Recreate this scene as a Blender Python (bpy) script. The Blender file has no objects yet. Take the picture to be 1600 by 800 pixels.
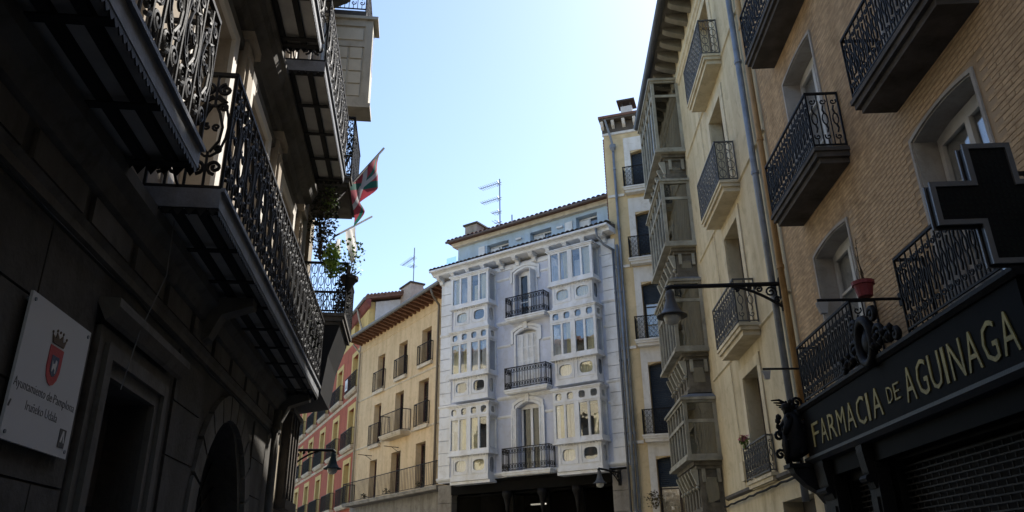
import bpy, bmesh, math, random
from math import sin, cos, pi, radians
from mathutils import Vector, Matrix
random.seed(11)
S = bpy.context.scene
COL = S.collection

# ------------------------------------------------------------------ camera, sky, sun, exposure
PITCH, ROLL, FPX = 22.55, -0.9, 1190.0
cam_d = bpy.data.cameras.new('camera'); cam = bpy.data.objects.new('camera', cam_d); COL.objects.link(cam)
cam_d.sensor_width = 36.0; cam_d.lens = FPX / 1600 * 36.0; cam_d.clip_start = 0.05; cam_d.clip_end = 3000
_f = Vector((0, cos(radians(PITCH)), sin(radians(PITCH)))); _r = Vector((1, 0, 0)); _u = _r.cross(_f)
_c, _s = cos(radians(ROLL)), sin(radians(ROLL))
_R = _r * _c + _u * _s; _U = _u * _c - _r * _s
m = Matrix((_R, _U, -_f)).transposed().to_4x4(); m.translation = (0, 0, 1.6)
cam.matrix_world = m
S.camera = cam
S.render.resolution_x, S.render.resolution_y = 1024, 512
SUN_AZ, SUN_EL = 43.0, 48.0
w = bpy.data.worlds.new('World'); S.world = w; w.use_nodes = True
nt = w.node_tree; bg = nt.nodes['Background']
sky = nt.nodes.new('ShaderNodeTexSky'); sky.sky_type = 'NISHITA'; sky.sun_disc = False
sky.sun_elevation = radians(SUN_EL); sky.sun_rotation = radians(SUN_AZ)
sky.air_density = 1.0; sky.dust_density = 0.65; sky.ozone_density = 1.15
nt.links.new(sky.outputs[0], bg.inputs[0]); bg.inputs[1].default_value = 0.15
sun_d = bpy.data.lights.new('sun', 'SUN'); sun = bpy.data.objects.new('sun', sun_d); COL.objects.link(sun)
sun_d.energy = 5.0; sun_d.angle = radians(0.5); sun_d.color = (1, 0.95, 0.87)
sd = Vector((sin(radians(SUN_AZ)) * cos(radians(SUN_EL)), cos(radians(SUN_AZ)) * cos(radians(SUN_EL)), sin(radians(SUN_EL))))
sun.rotation_euler = sd.to_track_quat('Z', 'Y').to_euler(); sun.location = sd * 60
S.view_settings.view_transform = 'Standard'; S.view_settings.look = 'None'; S.view_settings.gamma = 1
S.view_settings.exposure = 0.94

# ------------------------------------------------------------------ materials
MATS = {}
def mat(name, col, rough=0.85, var=0.16, scale=2.2, streak=0.0, bump=0.15, bscale=45, metal=0.0, spec=0.3, emit=0.0, cells=None):
    if name in MATS: return MATS[name]
    M = bpy.data.materials.new(name); M.use_nodes = True; t = M.node_tree; N = t.nodes; b = N['Principled BSDF']
    b.inputs['Roughness'].default_value = rough; b.inputs['Metallic'].default_value = metal
    b.inputs['Specular IOR Level'].default_value = spec
    tc = N.new('ShaderNodeTexCoord')
    n1 = N.new('ShaderNodeTexNoise'); n1.inputs['Scale'].default_value = scale; n1.inputs['Detail'].default_value = 8; n1.inputs['Roughness'].default_value = 0.65
    t.links.new(tc.outputs['Object'], n1.inputs['Vector'])
    r = N.new('ShaderNodeValToRGB'); e = r.color_ramp.elements
    e[0].position = 0.3; e[1].position = 0.72
    e[0].color = tuple(c * (1 - var) for c in col) + (1,); e[1].color = tuple(min(1, c * (1 + var * 0.6)) for c in col) + (1,)
    t.links.new(n1.outputs['Fac'], r.inputs[0]); out = r.outputs[0]
    if streak:
        mp = N.new('ShaderNodeMapping'); mp.inputs['Scale'].default_value = (1.7, 1.7, 0.28); t.links.new(tc.outputs['Object'], mp.inputs[0])
        n2 = N.new('ShaderNodeTexNoise'); n2.inputs['Scale'].default_value = 1.6; n2.inputs['Detail'].default_value = 6; t.links.new(mp.outputs[0], n2.inputs['Vector'])
        r2 = N.new('ShaderNodeValToRGB'); r2.color_ramp.elements[0].position = 0.42; r2.color_ramp.elements[1].position = 0.68
        r2.color_ramp.elements[0].color = (1, 1, 1, 1); q = 1 - streak; r2.color_ramp.elements[1].color = (q, q * 0.97, q * 0.92, 1)
        t.links.new(n2.outputs['Fac'], r2.inputs[0])
        mx = N.new('ShaderNodeMix'); mx.data_type = 'RGBA'; mx.blend_type = 'MULTIPLY'; mx.inputs[0].default_value = 1
        t.links.new(out, mx.inputs[6]); t.links.new(r2.outputs[0], mx.inputs[7]); out = mx.outputs[2]
        n5 = N.new('ShaderNodeTexNoise'); n5.inputs['Scale'].default_value = 3.3; n5.inputs['Detail'].default_value = 12; n5.inputs['Roughness'].default_value = 0.72; n5.inputs['Distortion'].default_value = 0.6
        t.links.new(tc.outputs['Object'], n5.inputs['Vector']); r5 = N.new('ShaderNodeValToRGB'); r5.color_ramp.elements[0].position = 0.50; r5.color_ramp.elements[1].position = 0.70
        q = 1 - min(0.45, streak * 1.3); r5.color_ramp.elements[0].color = (1, 1, 1, 1); r5.color_ramp.elements[1].color = (q, q * 0.98, q * 0.94, 1); t.links.new(n5.outputs['Fac'], r5.inputs[0])
        mx = N.new('ShaderNodeMix'); mx.data_type = 'RGBA'; mx.blend_type = 'MULTIPLY'; mx.inputs[0].default_value = 1
        t.links.new(out, mx.inputs[6]); t.links.new(r5.outputs[0], mx.inputs[7]); out = mx.outputs[2]
    if cells:
        mp = N.new('ShaderNodeMapping'); mp.inputs['Scale'].default_value = cells; t.links.new(tc.outputs['Object'], mp.inputs[0])
        n4 = N.new('ShaderNodeTexNoise'); n4.inputs['Scale'].default_value = 1.0; n4.inputs['Detail'].default_value = 1; t.links.new(mp.outputs[0], n4.inputs['Vector'])
        r4 = N.new('ShaderNodeValToRGB'); r4.color_ramp.elements[0].position = 0.32; r4.color_ramp.elements[1].position = 0.66
        r4.color_ramp.elements[0].color = (0.72, 0.69, 0.66, 1); r4.color_ramp.elements[1].color = (1.08, 1.06, 1.02, 1); t.links.new(n4.outputs['Fac'], r4.inputs[0])
        mx = N.new('ShaderNodeMix'); mx.data_type = 'RGBA'; mx.blend_type = 'MULTIPLY'; mx.inputs[0].default_value = 1
        t.links.new(out, mx.inputs[6]); t.links.new(r4.outputs[0], mx.inputs[7]); out = mx.outputs[2]
    t.links.new(out, b.inputs['Base Color'])
    if bump:
        n3 = N.new('ShaderNodeTexNoise'); n3.inputs['Scale'].default_value = bscale; n3.inputs['Detail'].default_value = 5
        t.links.new(tc.outputs['Object'], n3.inputs['Vector'])
        bp = N.new('ShaderNodeBump'); bp.inputs['Strength'].default_value = bump; bp.inputs['Distance'].default_value = 0.02
        t.links.new(n3.outputs['Fac'], bp.inputs['Height']); t.links.new(bp.outputs[0], b.inputs['Normal'])
    if emit:
        b.inputs['Emission Color'].default_value = tuple(col) + (1,); b.inputs['Emission Strength'].default_value = emit
    MATS[name] = M; return M
def glass(name, refl=0.25, tint=(0.75, 0.78, 0.8)):
    if name in MATS: return MATS[name]
    M = bpy.data.materials.new(name); M.use_nodes = True; t = M.node_tree; N = t.nodes; N.remove(N['Principled BSDF'])
    g = N.new('ShaderNodeBsdfGlossy'); g.inputs['Roughness'].default_value = 0.02; g.inputs['Color'].default_value = (0.9, 0.92, 0.95, 1)
    tr = N.new('ShaderNodeBsdfTransparent'); tr.inputs[0].default_value = tuple(tint) + (1,)
    lw = N.new('ShaderNodeLayerWeight'); lw.inputs[0].default_value = 0.5
    pw = N.new('ShaderNodeMath'); pw.operation = 'POWER'; pw.inputs[1].default_value = 4.0; t.links.new(lw.outputs['Facing'], pw.inputs[0])
    fr = N.new('ShaderNodeMath'); fr.operation = 'MULTIPLY'; fr.inputs[1].default_value = 0.6; t.links.new(pw.outputs[0], fr.inputs[0])
    ad = N.new('ShaderNodeMath'); ad.operation = 'ADD'; ad.inputs[1].default_value = refl; ad.use_clamp = True
    tc = N.new('ShaderNodeTexCoord'); nz = N.new('ShaderNodeTexNoise'); nz.inputs['Scale'].default_value = 1.7; t.links.new(tc.outputs['Object'], nz.inputs['Vector'])
    bp = N.new('ShaderNodeBump'); bp.inputs['Strength'].default_value = 0.12; bp.inputs['Distance'].default_value = 0.05
    t.links.new(nz.outputs['Fac'], bp.inputs['Height']); t.links.new(bp.outputs[0], g.inputs['Normal'])
    mx = N.new('ShaderNodeMixShader'); t.links.new(fr.outputs[0], ad.inputs[0]); t.links.new(ad.outputs[0], mx.inputs[0])
    t.links.new(tr.outputs[0], mx.inputs[1]); t.links.new(g.outputs[0], mx.inputs[2]); t.links.new(mx.outputs[0], N['Material Output'].inputs[0])
    MATS[name] = M; return M
IRON = mat('iron', (0.016, 0.0155, 0.016), 0.6, 0.3, bump=0.1, spec=0.15)
IRONL = mat('worn_iron', (0.085, 0.08, 0.075), 0.5, 0.3, bump=0.15, spec=0.4)
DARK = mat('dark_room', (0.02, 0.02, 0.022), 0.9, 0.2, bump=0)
ROOMC = mat('dim_room', (0.09, 0.085, 0.08), 0.9, 0.2, bump=0)
GLASS = glass('window_glass', 0.04)
GLASSB = glass('bay_glass', 0.12, (0.93, 0.94, 0.94))
ZINC = mat('zinc', (0.23, 0.26, 0.31), 0.45, 0.25, 3, streak=0.2, bump=0.1, metal=0.3)
TILE = mat('roof_tile', (0.18, 0.10, 0.075), 0.9, 0.4, 5, bump=0.3)

# ------------------------------------------------------------------ mesh builder; local axes: u along the facade, v outwards, z up
class MB:
    def __init__(s, B=None):
        s.V = []; s.F = []; s.sy = B.sy if B else 1; s.uo = B.uo if B else 0.0
    def p(s, u, v, z): s.V.append((u - s.uo, v * s.sy, z)); return len(s.V) - 1
    def box(s, u0, u1, v0, v1, z0, z1):
        i = [s.p(u, v, z) for z in (z0, z1) for v in (v0, v1) for u in (u0, u1)]
        for f in ((0, 1, 3, 2), (4, 6, 7, 5), (0, 4, 5, 1), (2, 3, 7, 6), (0, 2, 6, 4), (1, 5, 7, 3)): s.F.append([i[k] for k in f])
        return s
    def prism(s, poly, a, b, ax):
        def P(q, t): return s.p(t, q[0], q[1]) if ax == 'u' else s.p(q[0], t, q[1]) if ax == 'v' else s.p(q[0], q[1], t)
        A = [P(q, a) for q in poly]; Bq = [P(q, b) for q in poly]; n = len(poly)
        s.F.append(A[::-1]); s.F.append(Bq)
        for k in range(n): s.F.append([A[k], A[(k + 1) % n], Bq[(k + 1) % n], Bq[k]])
        return s
    def quad(s, *pts): s.F.append([s.p(*q) for q in pts]); return s
    def tube(s, pts, r, n=5, closed=False, r1=None):
        P = [Vector(q) for q in pts]; L = len(P)
        if L < 2: return s
        rings = []; up = None
        for k in range(L):
            a = P[k - 1] if (k > 0 or closed) else P[0]; b = P[(k + 1) % L] if (k < L - 1 or closed) else P[-1]
            t = (b - a)
            if t.length < 1e-9: t = Vector((0, 0, 1))
            t.normalize()
            if up is None: up = Vector((0, 0, 1)) if abs(t.z) < 0.9 else Vector((0, 1, 0))
            x = t.cross(up)
            if x.length < 1e-3: x = t.cross(Vector((1, 0, 0)))
            x.normalize(); y = x.cross(t); up = y
            rr = r if r1 is None else r + (r1 - r) * k / (L - 1)
            rings.append([s.p(*(P[k] + x * (rr * cos(2 * pi * j / n + pi / 4)) + y * (rr * sin(2 * pi * j / n + pi / 4)))) for j in range(n)])
        for k in range(L if closed else L - 1):
            A = rings[k]; Bq = rings[(k + 1) % L]
            for j in range(n): s.F.append([A[j], A[(j + 1) % n], Bq[(j + 1) % n], Bq[j]])
        if not closed: s.F.append(rings[0][::-1]); s.F.append(rings[-1])
        return s
    def lathe(s, prof, c, n=12, ax='z'):
        rings = []
        for (r, h) in prof:
            ring = []
            for j in range(n):
                a = 2 * pi * j / n
                if ax == 'z': ring.append(s.p(c[0] + r * cos(a), c[1] + r * sin(a), c[2] + h))
                else: ring.append(s.p(c[0] + r * cos(a), c[1] + h, c[2] + r * sin(a)))
            rings.append(ring)
        for k in range(len(rings) - 1):
            for j in range(n): s.F.append([rings[k][j], rings[k][(j + 1) % n], rings[k + 1][(j + 1) % n], rings[k + 1][j]])
        s.F.append(rings[0][::-1]); s.F.append(rings[-1]); return s
    def mesh(s, name, M, smooth=False, norm=True):
        me = bpy.data.meshes.new(name); me.from_pydata(s.V, [], s.F)
        if norm:
            bm = bmesh.new(); bm.from_mesh(me); bmesh.ops.recalc_face_normals(bm, faces=bm.faces); bm.to_mesh(me); bm.free()
        me.materials.append(M)
        if smooth:
            me.shade_smooth()
        return me
    def build(s, name, M, parent=None, smooth=False, norm=True, label=None, kind=None):
        o = bpy.data.objects.new(name, s.mesh(name, M, smooth, norm)); COL.objects.link(o)
        if parent: o.parent = parent
        if label: o['label'] = label
        if kind: o['kind'] = kind
        return o
def tag(o, label, cat, group=None, kind=None):
    o['label'] = label; o['category'] = cat
    if group: o['group'] = group
    if kind: o['kind'] = kind
    return o
class Frame:
    """a facade line: origin (x, y), azimuth of the u axis in degrees from +Y, sy=+1 when the street lies on the left of u"""
    def __init__(s, x, y, az, sy=1):
        s.x, s.y, s.az, s.sy = x, y, az, sy; a = radians(az); s.d = Vector((sin(a), cos(a), 0)); s.o = Vector((-cos(a), sin(a), 0)) * sy
    def at(s, u, v=0, z=0): return Vector((s.x, s.y, 0)) + s.d * u + s.o * v + Vector((0, 0, z))
class Thing:
    def __init__(s, name, fr, u0, v0=0.0, z0=0.0, label='', cat='', group=None):
        s.fr = fr; s.sy = fr.sy; s.uo = u0; s.root = bpy.data.objects.new(name, None); COL.objects.link(s.root)
        s.root.location = fr.at(u0, 0, 0); s.root.rotation_euler = (0, 0, radians(90 - fr.az)); s.root.empty_display_size = 0.3
        tag(s.root, label, cat, group)
    def mb(s): return MB(s)
FR = Frame(4.3, 0, 2.4)                    # right side of the street
FL = Frame(-2.25, 0, -7.3, -1)             # left side
_y = FR.at(26.5); FY = Frame(_y.x, _y.y, -73)
FW = Frame(3.966, 26.918, -56.5)           # white house
FC = Frame(-2.431, 32.036, -33.6)          # cream house
FD = Frame(-8.408 + 0.228, 41.031 + 0.103, -24.3)   # red house

# ------------------------------------------------------------------ building pieces
def wall(T, u0, u1, z0, z1, holes, M, depth=0.3, v=0.0, name='wall', parent=None, sides=True):
    """front sheet with openings (u0,u1,z0,z1[,arch rise]) with real reveals"""
    b = T.mb()
    us = sorted({u0, u1} | {h[k] for h in holes for k in (0, 1)}); zs = sorted({z0, z1} | {h[k] for h in holes for k in (2, 3)})
    us = [x for x in us if u0 <= x <= u1]; zs = [x for x in zs if z0 <= x <= z1]
    for i in range(len(us) - 1):
        for j in range(len(zs) - 1):
            cu, cz = (us[i] + us[i + 1]) / 2, (zs[j] + zs[j + 1]) / 2
            if any(h[0] < cu < h[1] and h[2] < cz < h[3] for h in holes): continue
            b.quad((us[i], v, zs[j]), (us[i + 1], v, zs[j]), (us[i + 1], v, zs[j + 1]), (us[i], v, zs[j + 1]))
    w_ = v - depth
    for h in holes:
        a0, a1, c0, c1 = h[:4]
        b.quad((a0, v, c0), (a0, v, c1), (a0, w_, c1), (a0, w_, c0)); b.quad((a1, v, c0), (a1, w_, c0), (a1, w_, c1), (a1, v, c1))
        b.quad((a0, v, c0), (a0, w_, c0), (a1, w_, c0), (a1, v, c0))
        if len(h) > 4 and h[4]:
            n = 10; arc = []
            for k in range(n + 1):
                t = k / n; arc.append((a0 + (a1 - a0) * t, c1 - h[4] + h[4] * (1 - (2 * t - 1) ** 2)))
            for k in range(n):
                (p, q), (r_, s_) = arc[k], arc[k + 1]
                b.quad((p, v, q), (r_, v, s_), (r_, v, c1), (p, v, c1)); b.quad((p, v, q), (p, w_, q), (r_, w_, s_), (r_, v, s_))
        else: b.quad((a0, v, c1), (a1, v, c1), (a1, w_, c1), (a0, w_, c1))
    if sides:
        for x in (u0, u1): b.quad((x, v, z0), (x, v, z1), (x, w_, z1), (x, w_, z0))
        b.quad((u0, v, z1), (u1, v, z1), (u1, w_, z1), (u0, w_, z1))
    return b.build(name, M, parent or T.root, norm=False)
def core(T, u0, u1, v0, v1, z0, z1, M, name='core'):
    return T.mb().box(u0, u1, v0, v1, z0, z1).build(name, M, T.root)
def window(T, u0, u1, z0, z1, v, MF, leaves=2, bars=(), G=None, fw=0.06, d=0.05, name='window', back=None, arch=0):
    """frame mesh with each pane as a child"""
    G = G or GLASS; b = T.mb(); z1f = z1
    b.box(u0, u0 + fw, v, v + d, z0, z1); b.box(u1 - fw, u1, v, v + d, z0, z1); b.box(u0 + fw, u1 - fw, v, v + d, z0, z0 + fw)
    b.box(u0 + fw, u1 - fw, v, v + d, z1 - fw - arch, z1)
    W = (u1 - u0 - 2 * fw); lw = W / leaves; zt = z1 - fw - arch; zb = z0 + fw
    cuts = [zb] + [zb + (zt - zb) * t for t in bars] + [zt]; rects = []
    for k in range(leaves):
        a = u0 + fw + lw * k
        if k: b.box(a - fw * 0.6, a + fw * 0.6, v + 0.005, v + d + 0.012, zb, zt)
        for c in cuts[1:-1]: b.box(a + (fw * 0.6 if k else 0), a + lw - (fw * 0.6 if k < leaves - 1 else 0), v + 0.005, v + d - 0.005, c - 0.02, c + 0.02)
        for j in range(len(cuts) - 1): rects.append((a + 0.02, a + lw - 0.02, cuts[j], cuts[j + 1]))
    o = b.build(name, MF, T.root)
    for (a, c, e, f) in rects: T.mb().box(a, c, v + 0.018, v + 0.024, e, f).build('pane', G, o)
    if back: T.mb().quad((u0, v - 0.02, z0), (u1, v - 0.02, z0), (u1, v - 0.02, z1), (u0, v - 0.02, z1)).build('curtain', back, o)
    return o
def spiral(cx, cz, r, turns, a0, sg=1, n=18, grow=0.12):
    return [(cx + (r * (grow + (1 - grow) * t / n)) * cos(a0 + sg * 2 * pi * turns * t / n), cz + (r * (grow + (1 - grow) * t / n)) * sin(a0 + sg * 2 * pi * turns * t / n)) for t in range(n + 1)]
def ell(cx, cz, a, c, n=14): return [(cx + a * cos(2 * pi * k / n), cz + c * sin(2 * pi * k / n)) for k in range(n + 1)]
def motif(style, w, h):
    """iron pattern of one cell: list of (polyline, radius)"""
    L = []
    if style == 'plain': L.append(([(w / 2, 0), (w / 2, h)], 0.009))
    elif style == 'cross':
        L.append(([(w / 2, 0), (w / 2, h)], 0.009))
        for (a, c) in ((0.04, 0.26 * h), (0.76 * h, h - 0.03)):
            L += [([(0, a), (w, c)], 0.008), ([(0, c), (w, a)], 0.008), (ell(w / 2, (a + c) / 2, w * 0.3, (c - a) * 0.3, 8), 0.008)]
        L += [([(0, 0.27 * h), (w, 0.27 * h)], 0.009), ([(0, 0.75 * h), (w, 0.75 * h)], 0.009)]
    elif style == 'cast':
        L.append(([(0, 0), (0, h)], 0.010))
        L += [(spiral(w * 0.5, 0.16 * h, w * 0.34, 1.1, 0, 1, 10), 0.011), (ell(w * 0.5, 0.5 * h, w * 0.26, 0.11 * h, 10), 0.011), (spiral(w * 0.5, 0.84 * h, w * 0.36, 1.1, pi, -1, 10), 0.011)]
        L += [([(w * 0.5, 0.24 * h), (w * 0.38, 0.32 * h), (w * 0.5, 0.39 * h)], 0.014), ([(w * 0.5, 0.61 * h), (w * 0.62, 0.68 * h), (w * 0.5, 0.76 * h)], 0.014), ([(w * 0.5, 0), (w * 0.5, 0.1 * h)], 0.01)]
    elif style == 'lace':
        L.append(([(0, 0), (0, h)], 0.009))
        for k in range(4): L.append((ell(w * 0.5, (0.14 + 0.24 * k) * h, w * 0.36, 0.105 * h, 9), 0.009))
        L.append(([(w * 0.5, 0), (w * 0.5, h)], 0.006))
    elif style == 'scroll':
        L.append(([(0, 0), (0, h)], 0.013))
        for sg in (-1, 1):
            c = w / 2 + sg * w * 0.24
            L += [(spiral(c, 0.17 * h, w * 0.22, 1.5, pi / 2, sg, 16), 0.016), (spiral(c, 0.86 * h, w * 0.20, 1.5, -pi / 2, -sg, 16), 0.016), (spiral(c, 0.33 * h, w * 0.12, 1.3, 0, -sg, 12), 0.015), (spiral(c, 0.70 * h, w * 0.13, 1.3, 0, sg, 12), 0.015)]
            L.append(([(w / 2 + sg * w * 0.05, 0.30 * h), (w / 2 + sg * w * 0.26, 0.40 * h), (w / 2 + sg * w * 0.30, 0.52 * h), (w / 2 + sg * w * 0.18, 0.64 * h), (w / 2 + sg * w * 0.04, 0.72 * h)], 0.013))
            L += [(spiral(w / 2 + sg * w * 0.13, 0.52 * h, w * 0.12, 1.3, pi, sg, 12), 0.011), ([(w / 2 + sg * 0.02, 0.70 * h), (w / 2 + sg * 0.09, 0.75 * h), (w / 2 + sg * 0.02, 0.80 * h)], 0.018)]
        L += [([(w / 2, 0), (w / 2, 0.30 * h)], 0.013), ([(w / 2, 0.7 * h), (w / 2, h)], 0.013), (ell(w / 2, 0.52 * h, w * 0.45, 0.26 * h, 18), 0.012)]
    return L
def railing(T, pts, z0, z1, style, M, parent, cell=0.11, rail=0.022, name='railing', n=4, post=0.016):
    b = T.mb(); h = z1 - z0 - 0.05
    for k in range(len(pts) - 1):
        A, Bq = Vector(pts[k]), Vector(pts[k + 1]); D = Bq - A; Ln = D.length; D = D / Ln; N = max(1, round(Ln / cell)); w_ = Ln / N
        P = lambda s, z: (A.x + D.x * s, A.y + D.y * s, z0 + 0.05 + z)
        b.tube([P(0, h), P(Ln, h)], rail, 4); b.tube([P(0, 0), P(Ln, 0)], rail * 0.7, 4)
        for line, r in motif(style, w_, h):
            for c in range(N): b.tube([P(c * w_ + s, z) for (s, z) in line], r, n)
        for s in (0, Ln): b.tube([P(s, -0.05), P(s, h + 0.02)], post, 4)
    return b.build(name, M, parent, norm=False)
def slab(T, u0, u1, k, zt, th, M, mould=True, name='balcony', v=0.0, inset=0.0):
    b = T.mb()
    if mould:
        for (e, a, c) in ((0.05, zt - 0.06, zt), (0.02, zt - 0.14, zt - 0.061), (-0.03, zt - th, zt - 0.141)): b.box(u0 - e, u1 + e, v + 0.0, v + k + e, a, c)
    else: b.box(u0, u1, v, v + k, zt - th, zt)
    return b.build(name, M, T.root)
def pipe(T, u, v, z0, z1, r, M, pts=None, name='drainpipe', step=2.6):
    b = T.mb(); b.tube(pts or [(u, v, z0), (u, v, z1)], r, 10)
    o = b.build(name, M, T.root, smooth=True, norm=False)
    z = z0 + 0.9
    while z < z1 - 0.3:
        c = T.mb(); c.lathe([(r * 1.25, -0.035), (r * 1.25, 0.035)], (u, v, z), 10); c.build('collar', M, o); z += step
    return o
def shutter_leaf(T, u0, u1, z0, z1, v, M, parent, panels=4):
    b = T.mb(); b.box(u0, u1, v, v + 0.012, z0, z1); f = 0.045; d = 0.04
    b.box(u0, u0 + f, v + 0.013, v + d, z0, z1); b.box(u1 - f, u1, v + 0.013, v + d, z0, z1)
    for k in range(panels + 1):
        c = z0 + (z1 - z0 - f) * k / panels; b.box(u0 + f, u1 - f, v + 0.013, v + d - 0.002, c, c + f)
    z = z0 + f + 0.03
    while z < z1 - f - 0.04:
        b.prism([(v + 0.013, z), (v + 0.034, z), (v + 0.013, z + 0.035)], u0 + f, u1 - f, 'u'); z += 0.05
    return b.build('shutter', M, parent)
def text(body, M, parent, loc, rot, size, width=None, ext=0.008, name='lettering', wide=1.0, bevel=0.0, thin=0.0):
    c = bpy.data.curves.new(name, 'FONT'); c.body = body; c.size = size; c.extrude = ext; c.resolution_u = 2; c.bevel_depth = bevel; c.bevel_resolution = 0; c.offset = thin
    t = bpy.data.objects.new(name + '_tmp', c); COL.objects.link(t); bpy.context.view_layer.update()
    dg = bpy.context.evaluated_depsgraph_get(); me = bpy.data.meshes.new_from_object(t.evaluated_get(dg)); bpy.data.objects.remove(t)
    o = bpy.data.objects.new(name, me); me.materials.clear(); me.materials.append(M); COL.objects.link(o)
    xs = [v.co.x for v in me.vertices]; x0 = min(xs); sx = (width / (max(xs) - x0)) if width else wide
    for v in me.vertices: v.co.x = (v.co.x - x0) * sx
    o.parent = parent; o.location = loc; o.rotation_euler = rot; return o
def foliage(b, c, rad, n, leaf, rnd, droop=0.0):
    for _ in range(n):
        while True:
            q = Vector((rnd.uniform(-1, 1), rnd.uniform(-1, 1), rnd.uniform(-1, 1)))
            if q.length < 1: break
        p = Vector(c) + Vector((q.x * rad[0], q.y * rad[1], q.z * rad[2] - droop * q.length_squared))
        a = Vector((rnd.uniform(-1, 1), rnd.uniform(-1, 1), rnd.uniform(-0.6, 0.9))).normalized(); x = a.cross(Vector((rnd.uniform(-1, 1), rnd.uniform(-1, 1), 1))).normalized()
        l = leaf * rnd.uniform(0.6, 1.3); wd = l * 0.42; n_ = a.cross(x) * l * 0.12
        b.quad(p, p + a * l * 0.5 + x * wd + n_, p + a * l, p + a * l * 0.5 - x * wd + n_)
def cornice(T, prof, u0, u1, M, parent=None, name='cornice'):
    return T.mb().prism(prof, u0, u1, 'u').build(name, M, parent or T.root)
# ------------------------------------------------------------------ the setting: street and pavements
ASPH = mat('paving', (0.20, 0.19, 0.175), 0.9, 0.3, 1.5, bump=0.4, bscale=20)
PAV = mat('pavement_stone', (0.22, 0.21, 0.195), 0.9, 0.25, 2, bump=0.4, bscale=20)
MB().quad((-60, -40, 0), (60, -40, 0), (60, 90, 0), (-60, 90, 0)).build('street', ASPH, kind='structure')
for fr, sg, nm in ((FR, 1, 'pavement'), (FL, 1, 'pavement')):
    b = MB(); P = [fr.at(-16, 0), fr.at(26 if fr is FR else 14.4, 0), fr.at(26 if fr is FR else 14.4, 1.0), fr.at(-16, 1.0)]
    b.prism([(p.x, p.y) for p in P], 0.004, 0.12, 'z').build(nm, PAV, kind='structure')

# ------------------------------------------------------------------ brick house with the pharmacy (right, near)
rnd = random.Random(5)
BRM = mat('mortar', (0.43, 0.32, 0.205), 0.95, 0.2, 2, streak=0.2)
BRK = mat('ochre_brick', (0.60, 0.44, 0.27), 0.9, 0.16, 1.1, streak=0.22, bump=0.35, bscale=30, cells=(5.0, 5.0, 17.5))
PLAST = mat('grey_plaster', (0.42, 0.40, 0.37), 0.9, 0.15, 2, streak=0.2)
SLABM = mat('sooty_slab', (0.11, 0.10, 0.09), 0.9, 0.35, 3, streak=0.3)
WHITEF = mat('white_frame', (0.55, 0.55, 0.53), 0.6, 0.15, 4, bump=0.05)
T = Thing('brick_house', FR, 12.42, label='ochre brick house with arched windows and iron balconies above the pharmacy front', cat='building')
FRB = T
hol = []
for (a, c) in ((9.72, 11.12), (6.28, 7.62), (3.0, 4.9)):
    for (e, f) in ((3.92, 6.16), (7.04, 9.4), (10.25, 12.6)): hol.append((a, c, e, f, 0.07))
hol_shop = [(5.1, 9.75, 0.13, 2.80), (10.15, 11.25, 0.13, 2.72)]
wall(T, -15, 12.42, 3.1, 15.8, hol, BRM, depth=0.34)
BLK0 = mat('black_shop_wall', (0.008, 0.008, 0.008), 0.6, 0.3, spec=0.1)
wall(T, -15, 12.42, 0, 3.099, hol_shop, BLK0, depth=0.34, name='ground_wall')
core(T, -15, 12.42, -9, -0.36, 0, 15.7, DARK)
# bricks: proud of the mortar; the largest in view are single objects, the rest one mass
bl, bh, pit = 0.252, 0.046, 0.057
bricks = []
z = 3.95; row = 0
while z < 13.2:
    u = 3.6 + (bl / 2 + 0.006) * (row % 2)
    while u + bl < 12.36:
        if not any(h[0] - 0.05 - bl < u < h[1] + 0.05 and h[2] - bh < z < h[3] + 0.03 for h in hol):
            bricks.append((u, z))
        u += bl + 0.004
    z += pit; row += 1
def bsize(q):
    p = FR.at(q[0], 0, q[1]) - Vector((0, 0, 1.6)); x = p.dot(_R) / p.dot(_f); y = p.dot(_U) / p.dot(_f)
    inside = abs(x * FPX) < 790 and abs(y * FPX) < 395 and not (1440 < x * FPX + 800 and 225 < 400 - y * FPX < 425)
    return (0 if inside else 1, p.length)
bricks.sort(key=bsize)
wobj = [o for o in T.root.children if o.name.startswith('wall')][0]
bvar = []
for k in range(6):
    b = MB(); e = [rnd.uniform(-0.002, 0.002) for _ in range(4)]; t_ = rnd.uniform(0.004, 0.0055)
    b.prism([(0.003 + e[0], 0.0), (bl - 0.002 + e[1], 0.0 + e[2]), (bl + e[1], bh), (e[0], bh + e[3])], 0.0, t_, 'v')
    bvar.append(b.mesh('brick', BRK))
for (u, z) in bricks[:300]:
    o = bpy.data.objects.new('brick', bvar[rnd.randrange(6)]); COL.objects.link(o); o.parent = wobj; o.location = (u - T.uo, 0, z)
b = T.mb()
for (u, z) in bricks[300:]:
    t_ = rnd.uniform(0.004, 0.0055); e = rnd.uniform(-0.002, 0.002)
    A = [(u + e, z), (u + bl, z + e), (u + bl, z + bh), (u, z + bh)]
    i = [b.p(a, 0.0, c) for a, c in A]; j = [b.p(a, t_, c) for a, c in A]
    b.F.append(j)
    for k in range(4): b.F.append([i[k], i[(k + 1) % 4], j[(k + 1) % 4], j[k]])
b.build('brickwork', BRK, wobj, norm=False, kind='stuff')
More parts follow.
